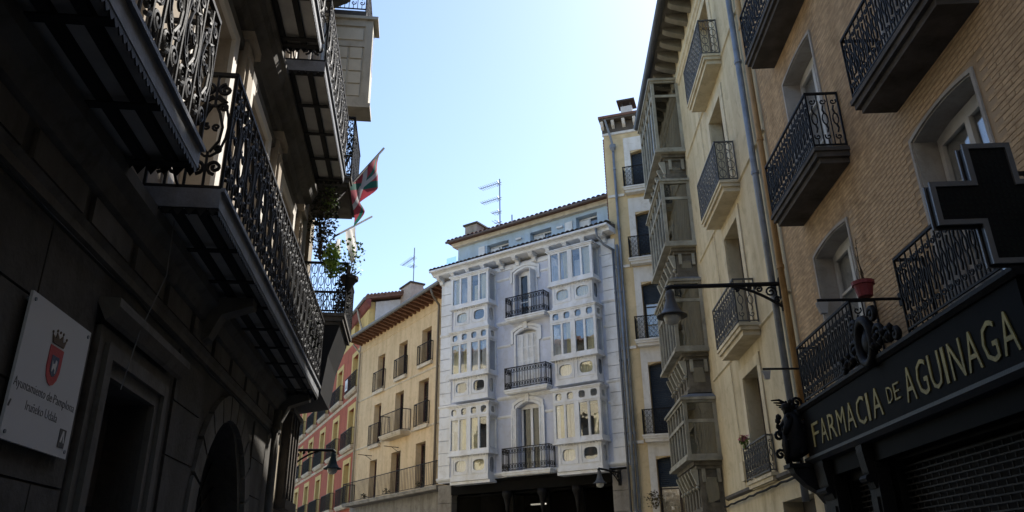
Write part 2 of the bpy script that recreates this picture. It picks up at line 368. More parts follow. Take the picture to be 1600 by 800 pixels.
def arch_trim(T, h, wd, v0, v1, M, name='surround'):
    a0, a1, c0, c1 = h[:4]; rise = h[4] if len(h) > 4 else 0; n = 12; pin = []; pout = []
    for k in range(n + 1):
        t = k / n; y = (1 - (2 * t - 1) ** 2)
        pin.append((a0 + (a1 - a0) * t, c1 - rise + rise * y)); pout.append((a0 - wd + (a1 - a0 + 2 * wd) * t, c1 - rise + wd * 0.9 + rise * y))
    pin = [(a0, c0)] + pin + [(a1, c0)]; pout = [(a0 - wd, c0)] + pout + [(a1 + wd, c0)]
    b = T.mb()
    for k in range(len(pin) - 1): b.prism([pin[k], pin[k + 1], pout[k + 1], pout[k]], v0, v1, 'v')
    return b.build(name, M, T.root)
for h in hol:
    if h[0] < 4 and h[3] > 7: continue
    arch_trim(T, (h[0] + 0.001, h[1] - 0.001) + h[2:], 0.045, 0.001, 0.022, PLAST)
    # plastered reveals
    b = T.mb(); b.box(h[0] + 0.001, h[0] + 0.02, -0.33, 0.0, h[2], h[3] - 0.07); b.box(h[1] - 0.02, h[1] - 0.001, -0.33, 0.0, h[2], h[3] - 0.07)
    n = 10
    for k in range(n):
        g = lambda t: (h[0] + 0.002 + (h[1] - h[0] - 0.004) * t, h[3] - 0.07 + 0.07 * (1 - (2 * t - 1) ** 2) - 0.002)
        p, q = g(k / n), g((k + 1) / n); b.prism([p, q, (q[0], q[1] - 0.015), (p[0], p[1] - 0.015)], -0.33, 0.0, 'v')
    b.build('reveal', PLAST, T.root)
    window(T, h[0] + 0.03, h[1] - 0.03, h[2] + 0.02, h[3] - 0.03, -0.31, WHITEF, 2, (0.38, 0.72), GLASSB, arch=0.08, fw=0.075, back=mat('net_curtain', (0.40, 0.41, 0.42), 0.9, 0.4, 1.4, bump=0))
for (a, c, zt, zr) in ((9.2, 11.36, 6.97, 7.86), (5.84, 7.80, 6.82, 7.68), (9.25, 11.42, 10.12, 11.06), (5.85, 7.85, 10.12, 11.06)):
    o = slab(T, a, c, 0.44, zt, 0.22, SLABM)
    railing(T, [(a, 0.02), (a, 0.46), (c, 0.46), (c, 0.02)], zt, zr, 'cast', IRON, o, 0.135)
for (a, c) in ((9.35, 11.62), (5.95, 7.95)):
    o = slab(T, a, c, 0.32, 3.92, 0.05, SLABM, False)
    railing(T, [(a, 0.02), (a, 0.34), (c, 0.34), (c, 0.02)], 3.92, 4.78, 'cast', IRON, o, 0.135)
OCP = mat('ochre_pipe', (0.42, 0.26, 0.11), 0.6, 0.2, 3, streak=0.2)
pipe(T, 12.5, 0.10, 3.0, 15.5, 0.055, OCP)
for (u, z, k) in ((8.66, 4.56, 1.0), (12.3, 4.62, 0.72)):
    b = T.mb(); b.tube([(u, 0.0, z), (u, k, z + 0.01)], 0.018, 6); b.box(u - 0.05, u + 0.05, 0.001, 0.02, z - 0.08, z + 0.08); o = b.build('iron_rod', IRON, T.root)
    T.mb().prism([(k - 0.12, z - 0.02), (k + 0.02, z - 0.02), (k - 0.02, z - 0.16), (k - 0.09, z - 0.16)], u - 0.03, u + 0.03, 'u').build('rod_holder', PLAST, o)
# stone pilaster base of the ground floor
b = T.mb(); b.box(11.4, 12.4, 0.001, 0.05, 0.12, 3.0); b.build('pier', mat('dark_pier', (0.05, 0.048, 0.045), 0.8, 0.3), T.root)

# pharmacy front
BLK = mat('black_enamel', (0.005, 0.005, 0.0053), 0.6, 0.3, 4, bump=0.05, spec=0.04)
BLK2 = mat('dark_carved_wood', (0.009, 0.0085, 0.009), 0.55, 0.4, 6, bump=0.3, spec=0.12)
GOLD = mat('gold_letters', (0.23, 0.18, 0.048), 0.5, 0.65, 3, metal=0.3, bump=0.05)
T = Thing('shop_front', FR, 9.0, label='black carved pharmacy front with gold letters under the first floor balconies', cat='shopfront')
b = T.mb(); b.box(5.98, 11.85, 0.06, 0.335, 3.14, 3.82); fas = b.build('fascia', BLK, T.root)
cornice(T, [(0.05, 3.82), (0.36, 3.821), (0.40, 3.86), (0.40, 3.90), (0.05, 3.91)], 5.9, 11.95, BLK2)
cornice(T, [(0.05, 3.04), (0.33, 3.04), (0.385, 3.09), (0.385, 3.13), (0.36, 3.139), (0.05, 3.139)], 5.9, 11.95, mat('slate_moulding', (0.02, 0.022, 0.026), 0.45, 0.3, spec=0.2), name='moulding')
b = T.mb(); b.box(5.0, 11.85, 0.052, 0.20, 2.82, 3.039); b.build('lintel', BLK, T.root)
for (a, c) in ((11.3, 11.8), (9.8, 10.1), (4.5, 5.05)):
    b = T.mb(); b.box(a, c, 0.052, 0.22, 0.13, 2.819); b.box(a + 0.06, c - 0.06, 0.221, 0.25, 0.3, 1.0); b.box(a + 0.06, c - 0.06, 0.221, 0.25, 1.2, 2.4); b.build('pilaster', BLK2, T.root)
    b = T.mb(); b.prism([(0.06, 2.5), (0.24, 2.5), (0.30, 2.7), (0.33, 2.95), (0.33, 3.035), (0.06, 3.035)], a + 0.05, c - 0.05, 'u'); b.tube([(x, 0.30, 2.62) for x in (a + 0.04, c - 0.04)], 0.05, 8); b.build('bracket', BLK2, T.root)
# letters run towards the camera, so along -u
for word, u, wdt, sz in (('FARMACIA', 11.52, 2.62, 0.50), ('DE', 8.80, 0.38, 0.28), ('AGUINAGA', 8.32, 2.24, 0.54)):
    us = u
    tot = {'I': 0.45}; ws = [tot.get(ch, 1.0) for ch in word]; unit = wdt / sum(ws)
    for ch, q in zip(word, ws):
        zoff = 3.245 if word != 'DE' else 3.33
        text(ch, GOLD, fas, (us - T.uo, 0.336, zoff), (pi / 2, 0, pi), sz, unit * q * (0.80 if ch != 'I' else 0.4), 0.012, 'letter', thin=-0.002)
        us -= unit * q
# carved cartouche over the cornice
b = T.mb(); c0 = (8.95, 0.36, 4.12)
b.tube([(c0[0] + 0.20 * cos(t), 0.40, c0[2] + 0.27 * sin(t)) for t in [2 * pi * k / 20 for k in range(20)]], 0.06, 8, closed=True)
b.lathe([(0.16, -0.03), (0.15, 0.03), (0.05, 0.07)], (c0[0], 0.36, c0[2]), 14, 'y')
for sg in (-1, 1):
    for (du, dz, r, tn) in ((0.38, -0.02, 0.15, 1.6), (0.62, -0.10, 0.11, 1.5), (0.30, 0.25, 0.10, 1.4), (0.80, -0.14, 0.07, 1.2)):
        b.tube([(c0[0] + sg * x, 0.39, c0[2] + z_) for x, z_ in spiral(du, dz, r, tn, 0.5, 1, 20)], 0.035, 6)
    for k in range(6): b.lathe([(0.01, -0.05), (0.05, 0.0), (0.01, 0.05)], (c0[0] + sg * (0.24 + 0.1 * k), 0.42, 4.0 + 0.08 * (k % 2)), 7)
b.build('cartouche', BLK2, T.root, smooth=True, norm=False)
# carved winged figure at the end of the fascia: one skinned body
def skin(name, verts, edges, radii, M, T, sub=1):
    me = bpy.data.meshes.new(name); me.from_pydata([(u - T.uo, v * T.sy, z) for (u, v, z) in verts], edges, []); me.materials.append(M)
    o = bpy.data.objects.new(name, me); COL.objects.link(o); o.parent = T.root
    sk = o.modifiers.new('skin', 'SKIN'); sk.use_smooth_shade = True
    for k, r in enumerate(radii): me.skin_vertices[0].data[k].radius = (r, r)
    me.skin_vertices[0].data[0].use_root = True
    o.modifiers.new('sub', 'SUBSURF').levels = sub; o.modifiers['sub'].render_levels = sub
    return o
fv = [(12.0, 0.34, 3.16), (12.0, 0.40, 3.34), (12.01, 0.44, 3.52), (12.02, 0.46, 3.70), (12.02, 0.50, 3.86), (12.01, 0.54, 3.96), (12.0, 0.60, 3.93),
      (11.93, 0.52, 3.72), (11.90, 0.60, 3.58), (11.96, 0.64, 3.50), (12.12, 0.52, 3.74), (12.16, 0.60, 3.62), (12.08, 0.65, 3.54),
      (11.98, 0.52, 3.22), (11.98, 0.60, 3.12), (11.94, 0.34, 3.86), (11.92, 0.24, 3.98), (12.12, 0.32, 3.84), (12.16, 0.22, 3.94)]
fe = [(0, 1), (1, 2), (2, 3), (3, 4), (4, 5), (5, 6), (3, 7), (7, 8), (8, 9), (3, 10), (10, 11), (11, 12), (1, 13), (13, 14), (3, 15), (15, 16), (3, 17), (17, 18)]
fr_ = [0.15, 0.16, 0.155, 0.14, 0.075, 0.095, 0.05, 0.075, 0.06, 0.05, 0.075, 0.06, 0.05, 0.10, 0.07, 0.07, 0.03, 0.07, 0.03]
skin('carved_figure', fv, fe, fr_, BLK2, T, 2)
rq = random.Random(8)
b = T.mb()
for k in range(9): t_ = rq.uniform(0, 6.28); b.tube([(12.0 + 0.12 * cos(t_), 0.46 + 0.15 * sin(t_), 3.62), (12.0 + 0.17 * cos(t_ + 0.4), 0.44 + 0.2 * sin(t_ + 0.4), 3.36), (12.0 + 0.15 * cos(t_ + 0.2), 0.42 + 0.2 * sin(t_ + 0.2), 3.12)], 0.035, 6, r1=0.045)
b.build('drapery', BLK2, T.root, smooth=True, norm=False, kind='stuff')
b = T.mb()
for k in range(46):
    t_ = rq.uniform(-0.6, 3.8); h_ = rq.uniform(3.1, 4.06); rr = 0.20 + 0.05 * sin(h_ * 9) - max(0, h_ - 3.8) * 0.32; c_ = (12.02 + rr * 0.75 * cos(t_), 0.44 + rr * sin(t_), h_)
    q = rq.uniform(0.025, 0.06); b.lathe([(0.006, -q), (q * 0.8, -q * 0.2), (q * 0.7, q * 0.5), (0.006, q)], c_, 7)
for k in range(7): b.tube([(12.08, 0.30 - 0.01 * k, 3.56 + 0.05 * k), (12.14, 0.40 + 0.03 * k, 3.78 + 0.05 * k), (12.12, 0.50 + 0.035 * k, 3.86 + 0.035 * k)], 0.03, 5, r1=0.01)
for (a_, c_) in ((0.70, 3.22), (0.68, 3.5), (0.34, 4.02)): b.tube([(12.06, a_ + x, c_ + z_) for x, z_ in spiral(0, 0, 0.085, 1.4, 1.0, 1, 14)], 0.025, 6)
b.build('acanthus', BLK2, T.root, norm=False, kind='stuff')
T.mb().box(11.82, 12.14, 0.06, 0.66, 3.00, 3.06).build('figure_shelf', BLK2, T.root)
T.mb().prism([(0.06, 2.45), (0.16, 2.5), (0.24, 2.62), (0.42, 2.74), (0.58, 2.92), (0.60, 2.999), (0.06, 2.999)], 11.86, 12.1, 'u').build('figure_bracket', BLK2, T.root)
# roller grilles: each slat row is a piece of its own
SHT = mat('grille_metal', (0.03, 0.029, 0.028), 0.6, 0.3, 5, spec=0.15)
for (a, c, zt, nrow) in ((5.1, 9.75, 2.79, 30), (10.15, 11.25, 2.71, 29)):
    b = T.mb(); b.box(a + 0.01, c - 0.01, -0.335, -0.20, 0.13, zt - 0.005); sh = b.build('shutter', DARK, T.root)
    for k in range(nrow):
        z = zt - 0.06 - k * 0.072; b = T.mb(); b.box(a + 0.02, c - 0.02, -0.115, -0.085, z - 0.008, z + 0.008); u = a + 0.05 + 0.085 * (k % 2)
        while u < c - 0.05: b.box(u - 0.006, u + 0.006, -0.108, -0.092, z - 0.064, z - 0.0085); u += 0.17
        b.build('slat', SHT, sh, norm=False)

# ------------------------------------------------------------------ pale house with the column of glazed bays (right, further)
PALE = mat('pale_render', (0.60, 0.52, 0.355), 0.92, 0.16, 0.55, streak=0.20, bump=0.2, bscale=60)
PALE2 = mat('pale_trim', (0.62, 0.55, 0.40), 0.9, 0.12, 1.5, streak=0.2)
BAYM = mat('bay_paint', (0.35, 0.34, 0.285), 0.7, 0.25, 3, streak=0.3)
BAYD = mat('bay_console', (0.17, 0.155, 0.125), 0.8, 0.4, 5, streak=0.3, bump=0.3)
T = Thing('pale_house', FR, 18.0, label='pale yellow rendered house with a column of grey-green glazed bays', cat='building')
flo = ((3.22, 5.40, 0.10), (6.12, 8.70, 0.42), (9.32, 11.85, 0.42), (12.60, 14.75, 0.42))
hol = [(15.10, 16.32, a, c) for a, c, _ in flo] + [(12.95, 14.75, 0.12, 2.72), (16.2, 18.2, 0.12, 2.6)] + [(19.8, 21.9, a + 0.3, c - 0.1) for a, c in ((4.0, 5.6), (6.7, 8.8), (9.8, 11.9), (12.8, 14.9))]
wall(T, 12.43, 24.0, 0, 16.2, hol, PALE, depth=0.36)
core(T, 12.43, 24.0, -9, -0.37, 0, 16.1, ROOMC)
BRN = mat('brown_door', (0.06, 0.045, 0.035), 0.7, 0.3)
for a, c, k in flo:
    window(T, 15.13, 16.29, a + 0.02, c - 0.02, -0.33, BRN, 2, (0.35, 0.75), GLASS)
    for (x0, x1) in ((14.86, 15.08), (16.34, 16.56)): T.mb().box(x0, x1, 0.001, 0.03, a - 0.0, c + 0.22).build('jamb', PALE2, T.root)
    T.mb().box(15.081, 16.339, 0.001, 0.028, c + 0.002, c + 0.22).build('lintel', PALE2, T.root)
for (zz, th, pr) in ((3.10, 0.10, 0.07), (6.0, 0.05, 0.04), (9.25, 0.05, 0.04), (12.5, 0.05, 0.04)):
    for (x0, x1) in (((12.44, 19.2), (22.5, 24.0))): cornice(T, [(0.001, zz), (pr, zz + th * 0.4), (pr, zz + th), (0.001, zz + th + 0.01)], x0, x1, PALE2 if zz > 3.5 else SLABM, name='moulding')
cornice(T, [(0.001, 15.0), (0.05, 15.03), (0.05, 15.10), (0.10, 15.14), (0.10, 15.22), (0.001, 15.24)], 12.44, 19.2, PALE2, name='moulding')
for (a, c, zt, zr, k, st) in ((14.55, 16.62, 6.12, 7.05, 0.42, 'cast'), (14.55, 16.62, 9.32, 10.28, 0.42, 'lace'), (14.55, 16.62, 12.62, 13.6, 0.42, 'lace'), (14.75, 16.55, 3.26, 3.95, 0.14, 'cast')):
    o = slab(T, a, c, k - 0.04, zt, 0.24 if k > 0.2 else 0.16, PALE2)
    railing(T, [(a, 0.02), (a, k), (c, k), (c, 0.02)], zt, zr, st, IRONL, o, 0.19)
# eaves with modillions and gutter
b = T.mb(); b.box(12.43, 23.2, 0.0, 0.70, 16.02, 16.10); ev = b.build('eaves', mat('eave_wood', (0.12, 0.11, 0.095), 0.9, 0.3, 3, streak=0.3), T.root)
b = T.mb(); b.box(12.43, 23.2, -0.3, 0.72, 16.21, 16.26); b.prism([(0.74, 16.22), (0.74, 16.26), (-4.0, 17.6), (-4.0, 17.5)], 12.43, 23.2, 'u'); b.build('roof', TILE, T.root)
u = 12.7
while u < 23:
    T.mb().prism([(0.002, 15.72), (0.30, 15.80), (0.52, 15.88), (0.60, 15.94), (0.60, 16.018), (0.002, 16.018)], u, u + 0.2, 'u').build('modillion', mat('modillion_wood', (0.20, 0.185, 0.15), 0.9, 0.3, 3), ev); u += 0.56
b = T.mb(); b.tube([(12.43, 0.78, 16.08), (23.2, 0.78, 16.08)], 0.12, 10); b.build('gutter', mat('dark_gutter', (0.06, 0.062, 0.07), 0.5, 0.3), T.root, smooth=True)
pipe(T, 13.08, 0.10, 2.6, 16.0, 0.062, ZINC)
# the four bays
GB = glass('mirador_glass', 0.19, (0.42, 0.43, 0.43))
CURT = mat('curtain', (0.55, 0.50, 0.38), 0.9, 0.2, 3)
def mirador(T, u0, u1, z0, z1, k, zlow, first):
    b = T.mb(); p = 0.09
    b.box(u0 - 0.06, u1 + 0.06, 0.0, k + 0.06, z0 - 0.12, z0 - 0.04); b.box(u0 - 0.02, u1 + 0.02, 0.0, k + 0.02, z0 - 0.04, z0 + 0.04)
    b.box(u0 - 0.02, u1 + 0.02, 0.0, k + 0.02, z1 - 0.06, z1); b.box(u0 - 0.07, u1 + 0.07, 0.0, k + 0.07, z1 + 0.001, z1 + 0.07)
    zt = z1 - 0.52
    for (x, y) in ((u0, k - p), (u1 - p, k - p), (u0, 0.0), (u1 - p, 0.0)): b.box(x, x + p, y, y + p, z0 + 0.04, z1 - 0.06)
    n = 6
    for j in range(1, n): x = u0 + (u1 - u0) * j / n; b.box(x - 0.035, x + 0.035, k - 0.07, k, z0 + 0.04, z1 - 0.06)
    b.box(u0 + p, u1 - p, k - 0.065, k + 0.012, zt - 0.04, zt + 0.04)
    for x in (u0, u1 - p): b.box(x + 0.01, x + p - 0.01, p, k - p, zt - 0.04, zt + 0.04)
    o = b.build('mirador', BAYM, T.root)
    for x in (u0 + 0.03, u1 - 0.04):
        for (c, e) in ((z0 + 0.041, zt - 0.041), (zt + 0.041, z1 - 0.061)): T.mb().box(x, x + 0.006, p, k - p, c, e).build('pane', GB, o)
    for j in range(n):
        a, c = u0 + (u1 - u0) * j / n, u0 + (u1 - u0) * (j + 1) / n
        for (e, f) in ((z0 + 0.041, zt - 0.041), (zt + 0.041, z1 - 0.061)): T.mb().box(a + 0.036, c - 0.036, k - 0.04, k - 0.034, e, f).build('pane', GB, o)
    # curtain inside on the near side
    c = T.mb(); N = 16
    for j in range(N):
        y0, y1 = 0.12 + (k * 0.55) * j / N, 0.12 + (k * 0.55) * (j + 1) / N
        c.quad((u0 + 0.14 + 0.02 * sin(j * 2.2), y0, z0 + 0.06), (u0 + 0.14 + 0.02 * sin(j * 2.2 + 2.2), y1, z0 + 0.06), (u0 + 0.14 + 0.02 * sin(j * 2.2 + 2.2), y1 * 0.6, zt), (u0 + 0.14 + 0.02 * sin(j * 2.2), y0 * 0.6, zt))
    c.build('curtain', CURT, o)
    # hipped cap
    b = T.mb(); q = z1 + 0.071; rf = [(u0 - 0.07, 0.0), (u1 + 0.07, 0.0), (u1 + 0.07, k + 0.07), (u0 - 0.07, k + 0.07)]; tf = [(u0 + 0.18, 0.0), (u1 - 0.18, 0.0), (u1 - 0.18, k - 0.25), (u0 + 0.18, k - 0.25)]
    i = [b.p(x, y, q) for x, y in rf]; j = [b.p(x, y, q + 0.13) for x, y in tf]; b.F += [i[::-1], j] + [[i[t], i[(t + 1) % 4], j[(t + 1) % 4], j[t]] for t in range(4)]
    b.build('cap', ZINC, o)
    # console apron, stepped and panelled, with brackets
    b = T.mb(); zl = zlow + 0.2; a0, a1, kk = u0 + 0.22, u1 - 0.22, k - 0.26
    b.box(a0, a1, 0.0, kk, zl, z0 - 0.3); b.box(a0 - 0.06, a1 + 0.06, 0.0, kk + 0.06, z0 - 0.3, z0 - 0.22); b.box(a0 - 0.13, a1 + 0.13, 0.0, kk + 0.13, z0 - 0.219, z0 - 0.121)
    b.box(a0 - 0.05, a1 + 0.05, 0.0, kk + 0.05, zl - 0.08, zl - 0.001)
    for x in (a0 - 0.014,): b.box(x, x + 0.012, 0.08, kk - 0.08, zl + 0.12, z0 - 0.42)
    for jj in range(5):
        a = a0 + 0.08 + (a1 - a0 - 0.16) * jj / 5; e = a0 + 0.02 + (a1 - a0 - 0.16) * (jj + 1) / 5
        b.box(a, a + 0.035, kk + 0.001, kk + 0.03, zl + 0.1, z0 - 0.42); b.box(e - 0.035, e, kk + 0.001, kk + 0.03, zl + 0.1, z0 - 0.42); b.box(a + 0.036, e - 0.036, kk + 0.001, kk + 0.026, z0 - 0.5, z0 - 0.42)
    ap = b.build('apron', BAYD, o)
    T.mb().box(a0 - 0.022, a0 - 0.0145, 0.13, kk - 0.13, zl + 0.2, z0 - 0.5).build('pane', GB, o)
    for jj in range(6):
        x = a0 + (a1 - a0 - 0.1) * jj / 5; b = T.mb()
        b.prism([(kk + 0.021, z0 - 0.7), (kk + 0.08, z0 - 0.66), (kk + 0.2, z0 - 0.34), (kk + 0.2, z0 - 0.301), (kk + 0.021, z0 - 0.301)], x, x + 0.1, 'u').build('bracket', BAYM, o)
        T.mb().lathe([(0.02, -0.05), (0.06, 0.0), (0.02, 0.06)], (x + 0.05, kk + 0.06, z0 - 0.75), 7).build('pendant', BAYM, o)
    for y in (0.06, kk - 0.14): T.mb().prism([(y, z0 - 0.62), (y + 0.08, z0 - 0.62), (y + 0.08, z0 - 0.301), (y, z0 - 0.301)], a0 - 0.12, a0 - 0.061, 'u').build('bracket', BAYM, o)
mirador(T, 19.42, 22.35, 12.98, 15.35, 0.82, 11.98, True)
mirador(T, 19.42, 22.35, 10.0, 11.90, 0.82, 8.90, False)
mirador(T, 19.38, 22.2, 6.98, 8.82, 0.83, 5.70, False)
mirador(T, 19.30, 22.1, 4.20, 5.58, 0.83, 2.70, False)

R_ = random.Random(2); pts = [(12.6 + 0.35 * k, 0.085 + 0.01 * R_.random(), 3.06 - 0.03 * abs(sin(k * 1.3)) - 0.004 * k) for k in range(20)]
T.mb().tube(pts, 0.022, 6).build('cable', IRON, T.root, norm=False)
T.mb().tube([(17.2, 0.03, 3.2), (17.22, 0.03, 8.0), (17.18, 0.03, 12.4), (17.2, 0.03, 15.0)], 0.010, 5).build('cable', PALE2, T.root, norm=False)
T.mb().box(17.0, 17.3, 0.001, 0.09, 3.35, 3.75).build('junction_box', PALE2, T.root)

# ------------------------------------------------------------------ tall yellow house closing the view
YEL = mat('yellow_render', (0.62, 0.50, 0.31), 0.92, 0.12, 0.8, streak=0.15)
YTRIM = mat('grey_white_trim', (0.66, 0.65, 0.63), 0.9, 0.1, 1.5, streak=0.15)
NAVY = mat('blue_blind', (0.03, 0.042, 0.06), 0.6, 0.3)
T = Thing('yellow_house', FY, 0.4, label='tall narrow yellow house with dark blinds beside the white house', cat='building')
fl = ((15.42, 17.15), (12.42, 14.42), (9.25, 11.52), (5.88, 8.46), (2.6, 5.18))
hol = [(-0.75, 0.64, a, c, 0.10) for a, c in fl]
wall(T, -3.0, 1.66, 0, 18.1, hol, YEL, depth=0.28)
core(T, -3.0, 1.655, -8, -0.29, 0, 18.0, YEL)
for n_, h in enumerate(hol):
    b = T.mb(); b.box(h[1] + 0.001, 0.88, 0.001, 0.03, h[2], h[3] + 0.62); b.box(-0.75, h[1], 0.001, 0.028, h[3] + 0.003, h[3] + 0.62); b.build('surround', YTRIM, T.root)
    o = window(T, -0.73, 0.62, h[2] + 0.02, h[3] - 0.02, -0.27, BRN, 2, (0.6,), GLASSB)
    b = T.mb(); zb = h[2] + (0.35 if n_ in (0, 1) else 1.5 if n_ == 2 else 0.06 if n_ == 3 else 1.6)
    z = h[3] - 0.06
    while z > zb: b.prism([(-0.20, z), (-0.185, z - 0.03), (-0.20, z - 0.06)], -0.70, 0.60, 'u'); z -= 0.062
    b.build('blind', NAVY, o)
    if n_ < 4:
        zt = h[2] + 0.0
        q = slab(T, -1.05, 0.94, 0.33, zt, 0.24, YTRIM); railing(T, [(-1.05, 0.02), (-1.05, 0.35), (0.94, 0.35), (0.94, 0.02)], zt, zt + 0.85, 'lace', IRON, q, 0.16)
        for (x0, x1) in ((-2.9, -1.12), (1.0, 1.62)): T.mb().box(x0, x1, 0.001, 0.06, zt - 0.24, zt - 0.14).build('belt', YTRIM, T.root)
cornice(T, [(0.001, 18.0), (0.05, 18.02), (0.05, 18.12), (0.001, 18.12)], -3.0, 1.70, YTRIM)
b = T.mb(); b.box(-3.0, 1.74, -8, 0.34, 18.58, 18.66); b.box(-3.0, 1.70, -8, 0.05, 18.12, 18.579); ev = b.build('eaves', mat('dark_eave', (0.10, 0.085, 0.07), 0.9, 0.3), T.root)
u = -2.8
while u < 1.6: T.mb().prism([(0.051, 18.28), (0.2, 18.36), (0.29, 18.5), (0.29, 18.578), (0.051, 18.578)], u, u + 0.12, 'u').build('modillion', YTRIM, ev); u += 0.44
b = T.mb(); b.prism([(0.38, 18.66), (0.38, 18.76), (-4.0, 20.3), (-8.0, 18.76), (-8, 18.66)], -3.0, 1.78, 'u'); rf = b.build('roof', TILE, T.root)
b = T.mb(); b.box(0.52, 1.0, -1.5, -1.0, 18.8, 19.95); b.build('chimney', YTRIM, rf)
b = T.mb(); b.box(0.38, 1.14, -1.64, -0.86, 20.15, 20.22); b.box(0.56, 0.62, -1.46, -1.4, 19.951, 20.149); b.box(0.90, 0.96, -1.46, -1.4, 19.951, 20.149); b.box(0.56, 0.62, -1.1, -1.04, 19.951, 20.149); b.box(0.90, 0.96, -1.1, -1.04, 19.951, 20.149); b.build('chimney_cap', mat('dark_stone', (0.06, 0.055, 0.05), 0.9, 0.3), rf)
b = T.mb(); z = 14.4
while z < 18.0: b.tube([(1.68, -0.1, z), (1.68, -0.4, z)], 0.05, 8); z += 0.13
b.build('party_wall_tiles', TILE, T.root, norm=False, kind='stuff')
pipe(T, 1.30, 0.09, 2.5, 17.3, 0.05, ZINC)
T.mb().lathe([(0.05, -0.2), (0.12, -0.05), (0.13, 0.08), (0.12, 0.1)], (1.30, 0.11, 17.4), 10).build('hopper', ZINC, T.root)
b = T.mb(); b.tube([(1.30, 0.11, 17.48), (1.36, 0.2, 17.9), (1.5, 0.4, 18.55)], 0.045, 8); b.build('drainpipe', ZINC, T.root, norm=False)
# ------------------------------------------------------------------ white house with glazed bays (centre)
WHT = mat('white_paint', (0.73, 0.755, 0.80), 0.75, 0.10, 0.9, streak=0.14, bump=0.08)
LAV = mat('lavender_render', (0.55, 0.59, 0.71), 0.92, 0.09, 0.6, streak=0.12, bump=0.15)
LBL = mat('attic_blue', (0.42, 0.54, 0.68), 0.9, 0.08, 1, streak=0.1)
CREAMC = mat('cream_curtain', (0.78, 0.72, 0.50), 0.9, 0.25, 2.5, bump=0.1)
GREYC = mat('grey_curtain', (0.66, 0.66, 0.66), 0.9, 0.35, 2.0, bump=0.1)
STONE = mat('pier_stone', (0.24, 0.225, 0.205), 0.9, 0.2, 2, streak=0.3, bump=0.4)
T = Thing('white_house', FW, 4.2, label='white and pale lavender house with two stacks of glazed bays', cat='building')
DZ = ((5.12, 7.62), (8.18, 10.55), (11.08, 13.14))
BAYS = ((0.72, 2.66), (5.56, 7.50))
hol = [(3.62, 4.60, a, c, 0.18) for a, c in DZ]
for (a, c) in BAYS: hol += [(a + 0.35, c - 0.35, z + 0.3, z + 2.2) for z in (5.1, 8.2, 11.1)]
wall(T, 0.0, 8.47, 4.90, 13.5, hol, LAV, depth=0.3)
core(T, 0.0, 8.46, -9, -0.31, 4.9, 13.9, ROOMC)
# quoins: single blocks
for (a, c) in ((0.012, 0.60), (7.87, 8.458)):
    for k in range(17):
        z0 = 5.10 + k * 0.485
        if z0 + 0.45 > 13.35: break
        T.mb().box(a, c, 0.001, 0.045, z0, z0 + 0.455).build('quoin_block', WHT, T.root)
def moulding(T, u0, u1, z, h, p, M=None): return cornice(T, [(0.001, z), (p * 0.6, z + h * 0.25), (p, z + h * 0.6), (p, z + h), (0.001, z + h + 0.02)], u0, u1, M or WHT, name='moulding')
for z in (7.95, 11.02):
    for (a, c) in ((0.0, 0.70), (2.7, 5.52), (7.54, 8.47)): moulding(T, a, c, z - 0.12, 0.14, 0.09)
for z in (7.12, 9.95, 12.82):
    for (a, c) in ((0.602, 0.69), (2.70, 3.36), (4.86, 5.52)): moulding(T, a, c, z, 0.10, 0.055)
moulding(T, -0.02, 8.49, 4.93, 0.16, 0.12)
for n_, (za, zb) in enumerate(DZ):
    h = hol[n_]; zr = zb - 0.18
    # hood: stepped arch with legs and keystone
    for (w0, w1, p) in ((0.02, 0.10, 0.05), (0.12, 0.22, 0.085)):
        b = T.mb(); n = 12; P = []; Q = []
        for k in range(n + 1):
            t = k / n; y = 1 - (2 * t - 1) ** 2
            P.append((3.62 - w0 + (0.98 + 2 * w0) * t, zr + w0 * 0.9 + 0.19 * y)); Q.append((3.62 - w1 + (0.98 + 2 * w1) * t, zr + w1 * 0.9 + 0.20 * y))
        if w0 < 0.1: P = [(P[0][0], za)] + P + [(P[-1][0], za)]; Q = [(Q[0][0], za)] + Q + [(Q[-1][0], za)]
        else: P = [(P[0][0], zr - 0.35)] + P + [(P[-1][0], zr - 0.35)]; Q = [(Q[0][0], zr - 0.35)] + Q + [(Q[-1][0], zr - 0.35)]
        for k in range(len(P) - 1): b.prism([P[k], P[k + 1], Q[k + 1], Q[k]], 0.001, p, 'v')
        b.build('hood_moulding', WHT, T.root)
    if n_ < 2: T.mb().box(4.03, 4.19, 0.001, 0.12, zb + 0.02, zb + 0.34).build('keystone', WHT, T.root)
    if n_ == 1:
        o = window(T, 3.64, 4.58, za + 0.02, zb - 0.02, -0.28, WHT, 2, (), GLASS, arch=0.1)
        for k in range(4): shutter_leaf(T, 3.63 + 0.24 * k, 3.63 + 0.24 * k + 0.235, za + 0.02, zb - 0.17, -0.06, WHT, o)
    else:
        o = window(T, 3.64, 4.58, za + 0.02, zb - 0.02, -0.28, WHT, 2, (0.35,), GLASS, arch=0.1, fw=0.08)
        for (x0, x1) in ((3.36, 3.59), (4.63, 4.86)) if n_ == 0 else ((3.62, 3.66),):
            if n_ == 0: shutter_leaf(T, x0, x1, za + 0.02, zb - 0.2, 0.06, WHT, o)
        if n_ == 2:
            b = T.mb(); b.box(3.625, 3.66, -0.02, 0.42, za + 0.02, zb - 0.2)
            for k in range(4): b.box(3.662, 3.675, 0.03, 0.38, za + 0.12 + k * 0.46, za + 0.5 + k * 0.46)
            b.build('shutter', WHT, o)
for (za, a, c) in ((5.06, 3.0, 5.06), (8.12, 3.03, 4.90), (11.02, 3.03, 4.82)):
    q = slab(T, a, c, 0.40, za, 0.17, WHT); railing(T, [(a, 0.02), (a, 0.43), (c, 0.43), (c, 0.02)], za, za + 0.84, 'cross', IRON, q, 0.125)
